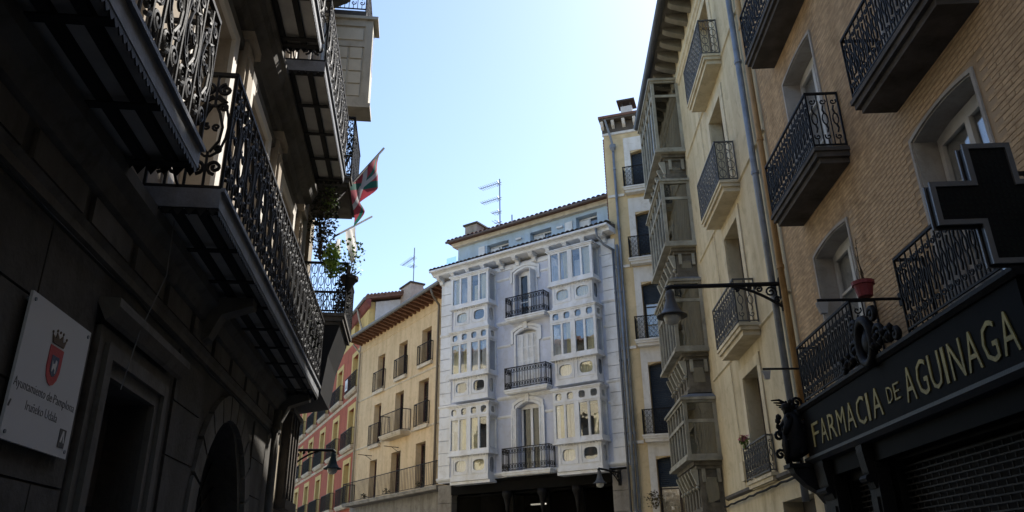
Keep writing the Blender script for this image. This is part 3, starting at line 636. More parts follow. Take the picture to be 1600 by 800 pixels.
def ring(b, s0, s1, z0, z1, shape, f, d):
    """flat panel with a shaped opening; f(s, out, z) maps to (u, v, z), d = thickness"""
    n = len(shape); cs, cz = (s0 + s1) / 2, (z0 + z1) / 2; out = []
    for (s, z) in shape:
        dx, dz = s - cs, z - cz; k = min(((s1 - s0) / 2) / abs(dx) if abs(dx) > 1e-6 else 1e9, ((z1 - z0) / 2) / abs(dz) if abs(dz) > 1e-6 else 1e9)
        out.append((cs + dx * k, cz + dz * k))
    for k in range(n):
        a, c = shape[k], shape[(k + 1) % n]; e, g = out[k], out[(k + 1) % n]
        b.quad(f(a[0], 0, a[1]), f(c[0], 0, c[1]), f(g[0], 0, g[1]), f(e[0], 0, e[1]))
        # corner filler when the outline turns a corner of the rectangle
        if abs(e[0] - g[0]) > 1e-6 and abs(e[1] - g[1]) > 1e-6:
            kx = e[0] if abs(abs(e[0] - cs) - (s1 - s0) / 2) < 1e-6 else g[0]; kz = e[1] if abs(abs(e[1] - cz) - (z1 - z0) / 2) < 1e-6 else g[1]
            b.F.append([b.p(*f(e[0], 0, e[1])), b.p(*f(g[0], 0, g[1])), b.p(*f(kx, 0, kz))])
        b.quad(f(a[0], 0, a[1]), f(a[0], -d, a[1]), f(c[0], -d, c[1]), f(c[0], 0, c[1]))
def superell(cx, cz, a, c, n=24, p=3.2):
    r = []
    for k in range(n):
        t = 2 * pi * k / n; x, y = cos(t), sin(t); r.append((cx + a * math.copysign(abs(x) ** (2 / p), x), cz + c * math.copysign(abs(y) ** (2 / p), y)))
    return r
def quatre(cx, cz, r, n=24): return [(cx + r * (0.84 + 0.16 * abs(cos(2 * t))) * cos(t + pi / 4), cz + r * (0.84 + 0.16 * abs(cos(2 * t))) * sin(t + pi / 4)) for t in [2 * pi * k / n for k in range(n)]]
def folds(T, a, c, v, z0, z1, M, parent, amp=0.025, n=22, ph=0.0, lean=0.0):
    b = T.mb()
    for k in range(n):
        x0, x1 = a + (c - a) * k / n, a + (c - a) * (k + 1) / n; f0, f1 = v + amp * sin(ph + k * 1.9), v + amp * sin(ph + (k + 1) * 1.9)
        b.quad((x0, f0, z0), (x1, f1, z0), (x1 + lean, f1, z1), (x0 + lean, f0, z1))
    return b.build('curtain', M, parent, norm=False)
def bay(T, u0, u1, zb, band, low, seed):
    """one storey of a glazed bay: apron with rounded lights, sill, casements, band of quatrefoils"""
    R = random.Random(seed); k = 0.60; ki = 0.52; i0, i1 = u0 + 0.10, u1 - 0.10
    zs = zb + 0.93; zg = zs + 0.12; zt = zg + (1.36 if band else 1.30)
    b = T.mb()
    # sill and caps
    b.box(u0 - 0.05, u1 + 0.05, 0.0, k + 0.06, zs, zs + 0.05); b.box(u0 - 0.01, u1 + 0.01, 0.0, k + 0.02, zs + 0.0501, zg)
    b.box(i0 - 0.03, i1 + 0.03, 0.0, ki + 0.03, zb, zb + 0.10)
    # corner posts of the casements
    p = 0.10
    for x in (u0, u1 - p): b.box(x, x + p, k - p, k, zg, zt); b.box(x + 0.01, x + p - 0.01, 0.0, 0.07, zg, zt)
    um = (u0 + u1) / 2; b.box(um - 0.10, um + 0.10, k - 0.09, k + 0.004, zg, zt)
    b.box(u0 + p, um - 0.10, k - 0.08, k - 0.005, zg, zg + 0.10); b.box(um + 0.10, u1 - p, k - 0.08, k - 0.005, zg, zg + 0.10)
    b.box(u0 + p, um - 0.10, k - 0.08, k - 0.005, zt - 0.07, zt); b.box(um + 0.10, u1 - p, k - 0.08, k - 0.005, zt - 0.07, zt)
    for (a, c) in ((u0 + p, um - 0.10), (um + 0.10, u1 - p)): mmm = (a + c) / 2; b.box(mmm - 0.042, mmm + 0.042, k - 0.075, k - 0.01, zg + 0.10, zt - 0.07)
    for x in (u0 + 0.02, u1 - p + 0.02): b.box(x, x + p - 0.04, 0.07, k - p, zg, zg + 0.10); b.box(x, x + p - 0.04, 0.07, k - p, zt - 0.07, zt)
    zc = zt
    if band:
        zc = zt + 0.42; b.box(u0 - 0.015, u1 + 0.015, 0.0, k + 0.015, zt, zt + 0.03)
        for q in range(4):
            s0, s1 = u0 + (u1 - u0) * q / 4, u0 + (u1 - u0) * (q + 1) / 4; ring(b, s0, s1, zt + 0.03, zc, quatre((s0 + s1) / 2, zt + 0.03 + 0.195, 0.15), lambda s, o, z: (s, k + o, z), 0.04)
        for x, sg in ((u0, 1), (u1, -1)): ring(b, 0.0, k, zt + 0.03, zc, quatre(k / 2, zt + 0.03 + 0.195, 0.14), lambda s, o, z: (x - sg * o, s, z), 0.04)
    b.box(u0 - 0.04, u1 + 0.04, 0.0, k + 0.04, zc, zc + 0.05); b.box(u0 - 0.08, u1 + 0.08, 0.0, k + 0.08, zc + 0.0501, zc + 0.09)
    # apron front with two rounded lights
    for (s0, s1) in ((i0, um), (um, i1)): ring(b, s0, s1, zb + 0.10, zs, superell((s0 + s1) / 2, zb + 0.10 + 0.45, 0.27, 0.21), lambda s, o, z: (s, ki + o, z), 0.06)
    for (s0, s1) in ((i0 + 0.08, um - 0.06), (um + 0.06, i1 - 0.08)):
        for (a, c, e, f) in ((s0, s1, zs - 0.10, zs - 0.07), (s0, s1, zb + 0.23, zb + 0.26), (s0, s0 + 0.03, zb + 0.26, zs - 0.10), (s1 - 0.03, s1, zb + 0.26, zs - 0.10)): b.box(a, c, ki + 0.001, ki + 0.02, e, f)
    for x in (i0, i1):
        ring(b, 0.0, ki, zb + 0.10, zs, superell(ki / 2, zb + 0.55, 0.13, 0.28, 16), lambda s, o, z: (x, s, z), 0.0)
    N = 14
    for q in range(N):
        x = i0 + 0.04 + (i1 - i0 - 0.12) * q / (N - 1); b.box(x, x + 0.04, ki + 0.001, ki + 0.05, zs - 0.05, zs - 0.001)
    if low: b.prism([(0.0, zb - 0.02), (ki - 0.04, zb - 0.02), (ki + 0.02, zb - 0.001), (0.0, zb - 0.001)], i0, i1, 'u')
    o = b.build('glazed_bay', WHT, T.root)
    # closed back and floors so that the bay is a lit little room
    f = T.mb(); f.box(i0, i1, 0.01, ki - 0.08, zs + 0.055, zs + 0.065); f.box(u0 + 0.1, u1 - 0.1, 0.01, k - 0.1, zc - 0.02, zc - 0.01); f.build('lining', WHT, o)
    g = []
    for (a, c) in ((u0 + p, um - 0.10), (um + 0.10, u1 - p)): mmm = (a + c) / 2; g += [(a, mmm - 0.042), (mmm + 0.042, c)]
    for (a, c) in g: T.mb().box(a, c, k - 0.045, k - 0.04, zg + 0.10, zt - 0.07).build('pane', GLASSB, o)
    for x in (u0 + 0.045, u1 - 0.05): T.mb().box(x, x + 0.005, 0.07, k - p, zg + 0.1, zt - 0.07).build('pane', GLASSB, o)
    for (s0, s1) in ((i0 + 0.05, um - 0.05), (um + 0.05, i1 - 0.05)): T.mb().box(s0, s1, ki - 0.055, ki - 0.05, zb + 0.2, zs - 0.1).build('pane', GLASSB, o)
    for x in (i0 + 0.02, i1 - 0.026): T.mb().box(x, x + 0.006, 0.05, ki - 0.06, zb + 0.2, zs - 0.08).build('pane', GLASSB, o)
    if band:
        T.mb().box(u0 + 0.06, u1 - 0.06, k - 0.06, k - 0.055, zt + 0.04, zc - 0.01).build('pane', GLASSB, o)
        for x in (u0 + 0.05, u1 - 0.056): T.mb().box(x, x + 0.006, 0.02, k - 0.07, zt + 0.04, zc - 0.01).build('pane', GLASSB, o)
    for (a, c) in g:
        if R.random() < 0.85: folds(T, a + 0.01, c - 0.01 - R.uniform(0, 0.12), k - 0.13, zg + 0.03, zt - R.choice((0.02, 0.02, 0.5)), R.choice((CREAMC, CREAMC, GREYC)), o, ph=R.uniform(0, 6), lean=R.choice((0, 0, 0.05)))
    if R.random() < 0.8: folds(T, i0 + 0.1, um - 0.1, ki - 0.12, zb + 0.15, zs - 0.05, R.choice((CREAMC, GREYC)), o, ph=R.uniform(0, 6))
    if R.random() < 0.8: folds(T, um + 0.1, i1 - 0.1, ki - 0.12, zb + 0.15, zs - 0.05, R.choice((CREAMC, GREYC)), o, ph=R.uniform(0, 6))
for q, (a, c) in enumerate(BAYS):
    bay(T, a, c, 4.86, True, True, 21 + q); bay(T, a, c, 7.93, True, False, 31 + q); bay(T, a, c, 10.88, False, False, 41 + q)
    T.mb().box(a + 0.02, c - 0.02, 0.0, 0.50, 4.74, 4.839).build('bay_foot', WHT, T.root)
# cornice with brackets, tiles and gutter
cornice(T, [(0.001, 13.26), (0.05, 13.28), (0.06, 13.42), (0.001, 13.44)], 0.0, 8.47, WHT, name='moulding')
cn = cornice(T, [(-0.3, 13.62), (0.50, 13.62), (0.54, 13.70), (0.62, 13.74), (0.62, 13.84), (-0.3, 13.86)], -0.05, 8.62, WHT)
for k in range(11):
    x = 0.30 + k * 0.80
    b = T.mb(); b.prism([(0.062, 13.30), (0.16, 13.32), (0.22, 13.44), (0.40, 13.48), (0.46, 13.54), (0.46, 13.619), (0.062, 13.619)], x, x + 0.17, 'u'); b.box(x - 0.03, x + 0.20, 0.064, 0.50, 13.58, 13.617); b.build('bracket', WHT, cn)
half = MB(); n = 8
for (sgn, r) in ((1, 0.1),):
    A = [half.p(r * cos(pi * t / n), 0.0, r * 0.75 * sin(pi * t / n)) for t in range(n + 1)]; Bq = [half.p(r * 0.85 * cos(pi * t / n), -0.55, 0.12 + r * 0.7 * sin(pi * t / n)) for t in range(n + 1)]
    C_ = [half.p((r - 0.018) * cos(pi * t / n), 0.0, (r - 0.018) * 0.75 * sin(pi * t / n)) for t in range(n + 1)]
    for t in range(n): half.F.append([A[t], A[t + 1], Bq[t + 1], Bq[t]]); half.F.append([A[t], C_[t], C_[t + 1], A[t + 1]])
TILEM = half.mesh('tile', TILE, norm=False)
TILEG = half.mesh('tile', mat('grey_tile', (0.13, 0.115, 0.105), 0.9, 0.45, 6, bump=0.3), norm=False)
def tiles(T, u0, u1, v, z, step, me, parent):
    u = u0
    while u < u1:
        o = bpy.data.objects.new('tile', me); COL.objects.link(o); o.parent = parent; o.location = (u - T.uo, v * T.sy, z + random.uniform(-0.008, 0.008)); o.rotation_euler = (0, 0, random.uniform(-0.05, 0.05)); u += step
b = T.mb(); b.prism([(0.64, 13.861), (0.64, 13.89), (-1.2, 14.35), (-1.2, 13.861)], -0.05, 8.66, 'u'); rf = b.build('lower_roof', mat('grey_tile', (0, 0, 0)), T.root)
tiles(T, 0.0, 8.62, 0.68, 13.90, 0.21, TILEG, rf)
b = T.mb(); b.tube([(-0.05, 0.70, 13.80), (8.64, 0.70, 13.80)], 0.06, 8); b.build('gutter', WHT, T.root, norm=False)
# attic storey, set back
ah = [(1.28, 2.28, 14.2, 15.42), (3.50, 4.58, 14.2, 15.32), (5.72, 6.90, 14.2, 15.30)]
wall(T, -0.2, 8.55, 13.9, 15.62, ah, LBL, depth=0.35, v=-1.2, name='attic_wall')
core(T, -0.2, 8.54, -7, -1.56, 13.9, 15.6, ROOMC, 'attic_core')
for h in ah:
    o = window(T, h[0] + 0.02, h[1] - 0.02, h[2], h[3] - 0.02, -1.53, WHT, 2, (0.6,), GLASSB)
    T.mb().box(h[1] - 0.5, h[1] - 0.03, -1.50, -1.44, h[3] - 0.9, h[3] - 0.12).build('shutter', WHT, o)
for x in (7.0, 2.45): T.mb().box(x, x + 0.35, -1.199, -1.15, 14.2, 15.3).build('shutter', WHT, T.root)
for x in (2.9, 5.0): T.mb().box(x, x + 0.28, -1.199, -1.08, 15.12, 15.20).build('vent_hood', WHT, T.root)
cornice(T, [(-1.4, 15.58), (-1.0, 15.58), (-0.9, 15.72), (-1.4, 15.74)], -0.2, 8.72, mat('attic_cornice', (0.66, 0.63, 0.56), 0.9, 0.1, streak=0.15), name='attic_cornice')
b = T.mb(); b.prism([(-0.72, 15.741), (-0.72, 15.79), (-4.2, 16.7), (-7.2, 15.79), (-7.2, 15.741)], -0.2, 8.86, 'u'); rf = b.build('roof', TILE, T.root)
tiles(T, 0.0, 8.85, -0.68, 15.82, 0.23, TILEM, rf)
b = T.mb(); b.tube([(-0.2, -0.66, 15.74), (8.86, -0.66, 15.74)], 0.06, 8); b.build('gutter', mat('brown_gutter', (0.11, 0.085, 0.08), 0.5, 0.3), T.root, norm=False)
b = T.mb(); b.box(7.45, 8.12, -1.75, -1.15, 15.8, 16.55); b.build('chimney', mat('chimney_render', (0.32, 0.29, 0.26), 0.9, 0.3, streak=0.3), rf)
b = T.mb(); b.box(7.38, 8.20, -2.6, -1.08, 16.551, 16.63); b.build('chimney_cap', mat('dark_stone', (0, 0, 0)), rf)
b = T.mb(); b.box(8.5, 9.05, -1.0, -0.985, 14.0, 15.1); b.build('glass_screen', glass('clear_screen', 0.12, (0.8, 0.92, 0.95)), T.root)
pipe(T, -0.13, 0.12, 2.5, 13.1, 0.055, ZINC)
pipe(T, 0.05, 0.13, 2.5, 12.9, 0.045, mat('dark_zinc', (0.12, 0.13, 0.15), 0.5, 0.25))
b = T.mb(); b.tube([(0.45, 0.66, 13.76), (0.45, 0.60, 13.45), (0.34, 0.30, 13.18), (0.0, 0.12, 12.9)], 0.05, 8); b.build('drainpipe', ZINC, T.root, smooth=True, norm=False)
# ground floor: stone piers, dark shop with iron columns
for (a, c) in ((0.0, 0.74), (7.78, 8.46)):
    b = T.mb()
    for k in range(7): b.box(a, c, -0.4 + 0.0, 0.0 + 0.006 * (k % 2), 0.005 + k * 0.69, 0.68 + k * 0.69)
    b.build('pier', STONE, T.root)
b = T.mb(); b.box(0.745, 7.775, -0.05, 0.04, 4.42, 4.80); b.box(0.745, 7.775, -0.05, 0.08, 4.801, 4.895); b.build('shop_fascia', BLK, T.root)
b = T.mb(); b.box(0.745, 7.775, -4.0, -3.9, 0, 4.9); b.box(0.745, 7.775, -3.9, -0.06, 4.62, 4.88); b.box(0.74, 0.76, -3.9, -0.41, 0, 4.6); b.box(7.76, 7.78, -3.9, -0.41, 0, 4.6); b.build('shop_interior', mat('shop_dark', (0.03, 0.028, 0.027), 0.8, 0.3), T.root)
for x in (2.15, 5.15, 3.6):
    T.mb().lathe([(0.09, 0.0), (0.06, 0.2), (0.05, 3.7), (0.08, 3.75), (0.07, 3.85), (0.14, 4.15), (0.19, 4.25), (0.19, 4.41)], (x, -0.02, 0.0), 12).build('iron_column', BLK2, T.root, smooth=True)
for (a, c) in ((0.8, 2.05), (2.25, 3.5), (3.7, 5.05), (5.25, 7.7)): window(T, a, c, 0.3, 4.38, -0.30, BLK, 1, (), glass('shop_glass', 0.0, (0.6, 0.6, 0.6)), fw=0.05, name='shop_window')
b = T.mb(); b.box(4.35, 5.0, -1.5, -1.4, 3.98, 4.03); b.build('strip_light', mat('strip_light', (1.0, 0.93, 0.78), 0.5, 0.0, emit=0.45), T.root)

# ------------------------------------------------------------------ cream house
CRM = mat('cream_render', (0.66, 0.505, 0.315), 0.92, 0.10, 0.5, streak=0.16)
CRT = mat('cream_trim', (0.62, 0.54, 0.42), 0.9, 0.1, 1, streak=0.2)
RAF = mat('rafter_wood', (0.17, 0.085, 0.055), 0.8, 0.3, 4)
REDW = mat('dark_red_wood', (0.06, 0.028, 0.026), 0.6, 0.3)
T = Thing('cream_house', FC, 6.0, label='plain cream three-storey house with deep brown eaves left of the white house', cat='building')
cw = [(2.46, 3.44, 10.66, 12.30), (5.00, 5.96, 10.6, 12.26), (7.62, 8.50, 10.5, 12.2), (2.62, 3.62, 7.90, 9.88), (5.2, 6.15, 7.84, 9.80), (7.8, 8.66, 7.72, 9.66), (2.76, 3.72, 4.98, 7.04), (5.3, 6.32, 4.98, 6.96), (7.98, 8.84, 4.98, 6.88)]
wall(T, 0.2, 10.95, 4.86, 13.6, cw, CRM, depth=0.34)
core(T, 0.2, 10.94, -9, -0.35, 0, 13.6, DARK)
for h in cw: window(T, h[0] + 0.02, h[1] - 0.02, h[2] + 0.01, h[3] - 0.02, -0.32, REDW, 2, (0.3, 0.65), GLASS, fw=0.08)
for (a, c, z, zr) in ((2.25, 3.62, 10.60, 11.52), (4.9, 6.16, 10.5, 11.44), (7.45, 8.72, 10.32, 11.32), (2.46, 3.75, 7.76, 8.78), (7.66, 8.92, 7.60, 8.62)):
    q = slab(T, a, c, 0.14, z, 0.15, CRT, False); railing(T, [(a + 0.02, 0.02), (a + 0.02, 0.15), (c - 0.02, 0.15), (c - 0.02, 0.02)], z, zr, 'plain', IRON, q, 0.13)
q = slab(T, 4.35, 6.65, 0.5, 7.74, 0.2, CRT); railing(T, [(4.35, 0.02), (4.35, 0.5), (6.65, 0.5), (6.65, 0.02)], 7.74, 8.72, 'plain', IRON, q, 0.14)
q = slab(T, 0.5, 10.6, 0.62, 4.92, 0.16, mat('grey_stone_slab', (0.30, 0.28, 0.25), 0.9, 0.3, streak=0.3)); railing(T, [(0.5, 0.02), (0.5, 0.64), (10.6, 0.64), (10.6, 0.02)], 4.92, 5.88, 'plain', IRON, q, 0.15)
for (z, p) in ((10.22, 0.05), (7.66, 0.05)): moulding(T, 0.25, 10.9, z - 0.05, 0.09, p, CRT)
moulding(T, 0.25, 10.9, 12.95, 0.05, 0.03, CRM)
b = T.mb(); b.box(0.1, 10.98, -9, 0.02, 0.0, 4.85); b.build('ground_floor', STONE, T.root)
for (a, c) in ((1.6, 4.0), (5.0, 7.6), (8.3, 10.2)): T.mb().box(a, c, 0.021, 0.04, 0.1, 3.6).build('shop_door', BLK, T.root)
b = T.mb(); b.prism([(0.88, 13.60), (0.88, 13.65), (-4.5, 15.1), (-9, 13.65), (-9, 13.601)], 0.05, 11.1, 'u'); rf = b.build('roof', TILE, T.root)
u = 0.2
while u < 11.0: T.mb().prism([(0.001, 13.36), (0.78, 13.50), (0.80, 13.599), (0.001, 13.599)], u, u + 0.13, 'u').build('rafter', RAF, rf); u += 0.44
b = T.mb(); b.box(0.08, 11.08, 0.0, 0.86, 13.585, 13.5995); b.build('eave_boards', RAF, rf)
b = T.mb(); b.tube([(0.05, 0.92, 13.55), (11.12, 0.92, 13.55)], 0.085, 8); b.build('gutter', mat('grey_gutter', (0.16, 0.16, 0.165), 0.5, 0.25), T.root, norm=False)
b = T.mb(); b.tube([(0.9, 0.92, 13.5), (0.92, 0.80, 13.2), (1.4, 0.2, 12.95), (1.62, 0.10, 12.7), (1.72, 0.10, 5.0)], 0.055, 8); b.build('drainpipe', mat('brown_pipe', (0.17, 0.15, 0.13), 0.5, 0.25), T.root, smooth=True, norm=False)
b = T.mb(); b.tube([(10.9, 0.5, 13.4), (10.75, 0.12, 12.9), (10.75, 0.10, 5.0)], 0.05, 8); b.build('drainpipe', mat('cream_pipe', (0.34, 0.30, 0.24), 0.6, 0.2), T.root, smooth=True, norm=False)
for (a, z) in ((5.55, 7.12), (8.65, 7.12)):
    b = T.mb(); b.tube([(a, 0.0, z), (a, 0.75, z + 0.02)], 0.016, 5); b.tube([(a - 0.1, 0.3, z), (a + 0.1, 0.3, z)], 0.014, 5); b.tube([(a, 0.02, z - 0.2), (a, 0.35, z)], 0.012, 5); b.build('iron_rod', IRON, T.root)
b = T.mb(); b.box(9.08, 10.4, -2.8, -2.0, 14.2, 16.95); b.build('chimney', mat('chimney_block', (0.40, 0.34, 0.30), 0.9, 0.25, 6), rf)
b = T.mb(); b.box(9.0, 10.48, -2.88, -1.92, 16.951, 17.04); b.build('chimney_cap', mat('dark_stone', (0, 0, 0)), rf)

# ------------------------------------------------------------------ red house
RED = mat('red_render', (0.42, 0.115, 0.068), 0.92, 0.16, 0.6, streak=0.2)
OCH = mat('ochre_trim', (0.62, 0.46, 0.19), 0.9, 0.1, 1.2, streak=0.12)
T = Thing('red_house', FD, 6.0, label='red house with ochre window surrounds and rows of small balconies', cat='building')
rows = ((11.35, 13.45, 0.0), (8.20, 10.35, 0.25), (5.12, 7.35, 0.6)); rh = []
for (za, zb, du) in rows:
    for k in range(5): rh.append((1.85 + du + 4.22 * k, 3.15 + du + 4.22 * k, za, zb))
wall(T, 0.0, 24, 0, 14.45, rh, RED, depth=0.35)
wall(T, 0.0, 24, 14.45, 16.0, [(2.3 + 4.22 * k, 3.4 + 4.22 * k, 14.6, 15.6) for k in range(5)], OCH, depth=0.35, name='top_wall')
core(T, 0.0, 24, -9, -0.36, 0, 15.9, DARK)
for h in rh:
    b = T.mb(); w_ = 0.32; b.box(h[0] - w_, h[0] - 0.001, 0.001, 0.03, h[2], h[3] + 0.28); b.box(h[1] + 0.001, h[1] + w_, 0.001, 0.03, h[2], h[3] + 0.28); b.box(h[0], h[1], 0.001, 0.028, h[3] + 0.001, h[3] + 0.28); b.box(h[1] - 0.02, h[1] - 0.001, -0.33, -0.001, h[2], h[3]); b.box(h[0] + 0.001, h[0] + 0.02, -0.33, -0.001, h[2], h[3]); b.build('surround', OCH, T.root)
    window(T, h[0] + 0.03, h[1] - 0.03, h[2] + 0.01, h[3] - 0.02, -0.33, BRN, 2, (0.5,), GLASS, fw=0.09)
    q = slab(T, h[0] - 0.7, h[1] + 0.7, 0.24, h[2] - 0.02, 0.2, CRT); railing(T, [(h[0] - 0.7, 0.02), (h[0] - 0.7, 0.26), (h[1] + 0.7, 0.26), (h[1] + 0.7, 0.02)], h[2] - 0.02, h[2] + 0.92, 'plain', IRON, q, 0.085)
for k in range(5): window(T, 2.32 + 4.22 * k, 3.38 + 4.22 * k, 14.6, 15.58, -0.33, BRN, 2, (), GLASS)
for z in (10.92, 7.85): moulding(T, 0.0, 24, z, 0.14, 0.06, CRT)
T.mb().prism([(-0.36, 0), (-9, 0), (-9, 16.0), (-4.6, 17.0), (-0.36, 16.0)], -0.09, -0.002, 'u').build('side_wall', mat('white_gable', (0.62, 0.63, 0.65), 0.9, 0.1, streak=0.1), T.root)
b = T.mb(); b.prism([(0.34, 15.98), (0.34, 16.16), (-4.6, 17.34), (-9.3, 16.2), (-9.3, 16.02), (-4.6, 17.16)], -0.45, 24, 'u'); rf = b.build('roof', TILE, T.root)
b = T.mb(); b.prism([(0.0, 15.55), (0.0, 16.0), (0.30, 16.03), (0.30, 15.85), (0.1, 15.6)], -0.44, 24, 'u'); b.build('eave_board', mat('maroon_eave', (0.20, 0.06, 0.05), 0.8, 0.3), rf)
b = T.mb(); b.tube([(-0.45, 0.38, 16.0), (24, 0.38, 16.0)], 0.09, 8); b.build('gutter', mat('grey_gutter', (0, 0, 0)), T.root, norm=False)
b = T.mb(); v = 0.2
while v > -4.4: b.tube([(-0.47, v, 16.22 + (0.2 - v) * 0.239), (-0.25, v, 16.22 + (0.2 - v) * 0.239)], 0.09, 7); v -= 0.2
b.build('verge_tiles', TILE, rf, norm=False, kind='stuff')
b = T.mb(); b.tube([(1.4, 0.36, 15.95), (1.4, 0.2, 15.3), (1.05, 0.1, 14.7), (1.05, 0.09, 3.0)], 0.065, 8); b.build('drainpipe', mat('cream_pipe', (0, 0, 0)), T.root, smooth=True, norm=False)
pl = T.mb().box(3.0, 3.62, 0.30, 0.31, 11.5, 12.15).build('balcony_placard', WHT, T.root, label='white placard tied to a balcony rail')
T.mb().prism([(3.15, 11.62), (3.48, 11.62), (3.31, 11.98)], 0.3102, 0.314, 'v').build('placard_mark', mat('grey_print', (0.12, 0.13, 0.14), 0.8), pl)
# ------------------------------------------------------------------ dark stone mansion (left, near)
LST = mat('shade_dark_stone', (0.085, 0.08, 0.073), 0.9, 0.25, 1.6, streak=0.3, bump=0.4, bscale=25)  # stone base colour lowered to carry the deep shade of the ground floor
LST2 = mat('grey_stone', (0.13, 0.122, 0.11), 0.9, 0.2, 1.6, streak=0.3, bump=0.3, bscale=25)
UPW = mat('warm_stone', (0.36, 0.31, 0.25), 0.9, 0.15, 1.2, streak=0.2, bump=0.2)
SOF = mat('soffit_board', (0.36, 0.345, 0.32), 0.9, 0.25, 3)
SOFB = mat('soffit_beam', (0.02, 0.019, 0.018), 0.9, 0.3, 3)
FASC = mat('fascia_metal', (0.20, 0.21, 0.23), 0.6, 0.35, 6, streak=0.2, bump=0.2)
T = Thing('stone_mansion', FL, 5.0, label='dark stone mansion with long scrollwork balconies over arched doors', cat='building')
gh = [(5.38, 6.40, 0.13, 2.93), (8.06, 10.42, 0.13, 3.30, 1.15), (1.2, 2.4, 0.13, 2.93)]
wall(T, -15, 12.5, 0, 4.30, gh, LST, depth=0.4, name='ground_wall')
uh = []
for u in (0.2, 2.6, 5.95, 8.15, 10.6): uh += [(u, u + 1.15, 4.5, 7.25), (u, u + 1.15, 8.35, 10.9)]
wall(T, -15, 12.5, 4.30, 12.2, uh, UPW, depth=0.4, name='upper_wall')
core(T, -15, 12.5, -9, -0.41, 0, 12.1, DARK)
LWOOD = mat('old_door_wood', (0.07, 0.06, 0.05), 0.7, 0.3, 4)
SHUT = mat('pale_shutter', (0.62, 0.58, 0.52), 0.7, 0.15, 3)
for h in uh:
    o = window(T, h[0] + 0.02, h[1] - 0.02, h[2] + 0.02, h[3] - 0.02, -0.36, SHUT, 2, (0.35, 0.7), GLASSB)
    b = T.mb()
    for (a, c) in ((h[0] - 0.16, h[0] - 0.001), (h[1] + 0.001, h[1] + 0.16)): b.box(a, c, 0.001, 0.05, h[2] + 0.02, h[3] + 0.16)
    b.box(h[0], h[1], 0.001, 0.049, h[3] + 0.001, h[3] + 0.16); b.build('surround', SHUT, T.root)
for u in (-1.2, 1.75, 4.6, 7.45, 9.7, 12.1):
    for (za, zb) in ((4.5, 7.5), (8.3, 11.4)):
        b = T.mb(); b.box(u, u + 0.34, 0.001, 0.10, za, zb); b.box(u + 0.06, u + 0.28, 0.101, 0.13, za + 0.15, zb - 0.2); b.box(u - 0.05, u + 0.39, 0.001, 0.16, zb + 0.001, zb + 0.12); b.build('pilaster', UPW, T.root)
cornice(T, [(0.001, 7.62), (0.06, 7.66), (0.10, 7.80), (0.22, 7.86), (0.26, 7.98), (0.30, 8.02), (0.30, 8.10), (0.001, 8.11)], -15, 12.48, LST2)
cornice(T, [(0.001, 7.36), (0.05, 7.38), (0.05, 7.50), (0.001, 7.52)], -15, 12.48, LST2, name='moulding')
cornice(T, [(0.001, 4.02), (0.05, 4.04), (0.09, 4.14), (0.16, 4.20), (0.16, 4.299), (0.001, 4.299)], -15, 12.48, LST2)
cornice(T, [(0.001, 3.62), (0.05, 3.64), (0.05, 3.70), (0.08, 3.74), (0.001, 3.76)], -15, 12.48, LST2, name='moulding')
cornice(T, [(0.001, 12.2), (0.3, 12.3), (0.6, 12.5), (0.6, 12.62), (-0.4, 12.7)], -15, 12.48, LST2, name='eaves')
u = 2.05
while u < 12.0: T.mb().box(u, u + 0.72, 0.001, 0.035, 3.80, 3.99).build('stone_panel', LST2, T.root); u += 0.86
# ashlar of the ground floor: each block its own piece
for (a, c) in ((2.5, 5.02), (6.95, 7.9), (10.66, 11.55)):
    for r in range(7):
        z0 = 0.16 + r * 0.49; x = a + (0.0 if r % 2 else -0.0); wds = [0.84, 0.84, 0.84] if c - a > 2 else [c - a]
        if r % 2 and c - a > 2: wds = [0.42, 0.84, 0.84, 0.42]
        for wd in wds:
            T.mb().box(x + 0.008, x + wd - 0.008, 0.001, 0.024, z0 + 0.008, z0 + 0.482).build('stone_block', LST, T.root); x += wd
def frame(T, u0, u1, z1, steps, M, name='door_surround'):
    b = T.mb()
    for (w0, w1, p) in steps:
        b.box(u0 - w1, u0 - w0, 0.001, p, 0.13, z1 + w1); b.box(u1 + w0, u1 + w1, 0.001, p, 0.13, z1 + w1); b.box(u0 - w0 + 0.0, u1 + w0, 0.001, p, z1 + w0, z1 + w1)
    return b.build(name, M, T.root)
frame(T, 5.38, 6.40, 2.93, ((0.0, 0.10, 0.05), (0.101, 0.20, 0.085), (0.201, 0.30, 0.05)), LST2)
cornice(T, [(0.09, 3.24), (0.12, 3.26), (0.17, 3.34), (0.17, 3.40), (0.001, 3.41)], 5.0, 6.8, LST2, name='door_hood')
dr = T.mb().box(5.40, 6.38, -0.36, -0.30, 0.13, 2.91).build('door', LWOOD, T.root)
for (a, c) in ((5.46, 5.85), (5.93, 6.32)):
    for (e, f) in ((0.3, 0.95), (1.05, 1.95), (2.12, 2.8)): T.mb().box(a, c, -0.299, -0.27, e, f).build('door_panel', LWOOD, dr)
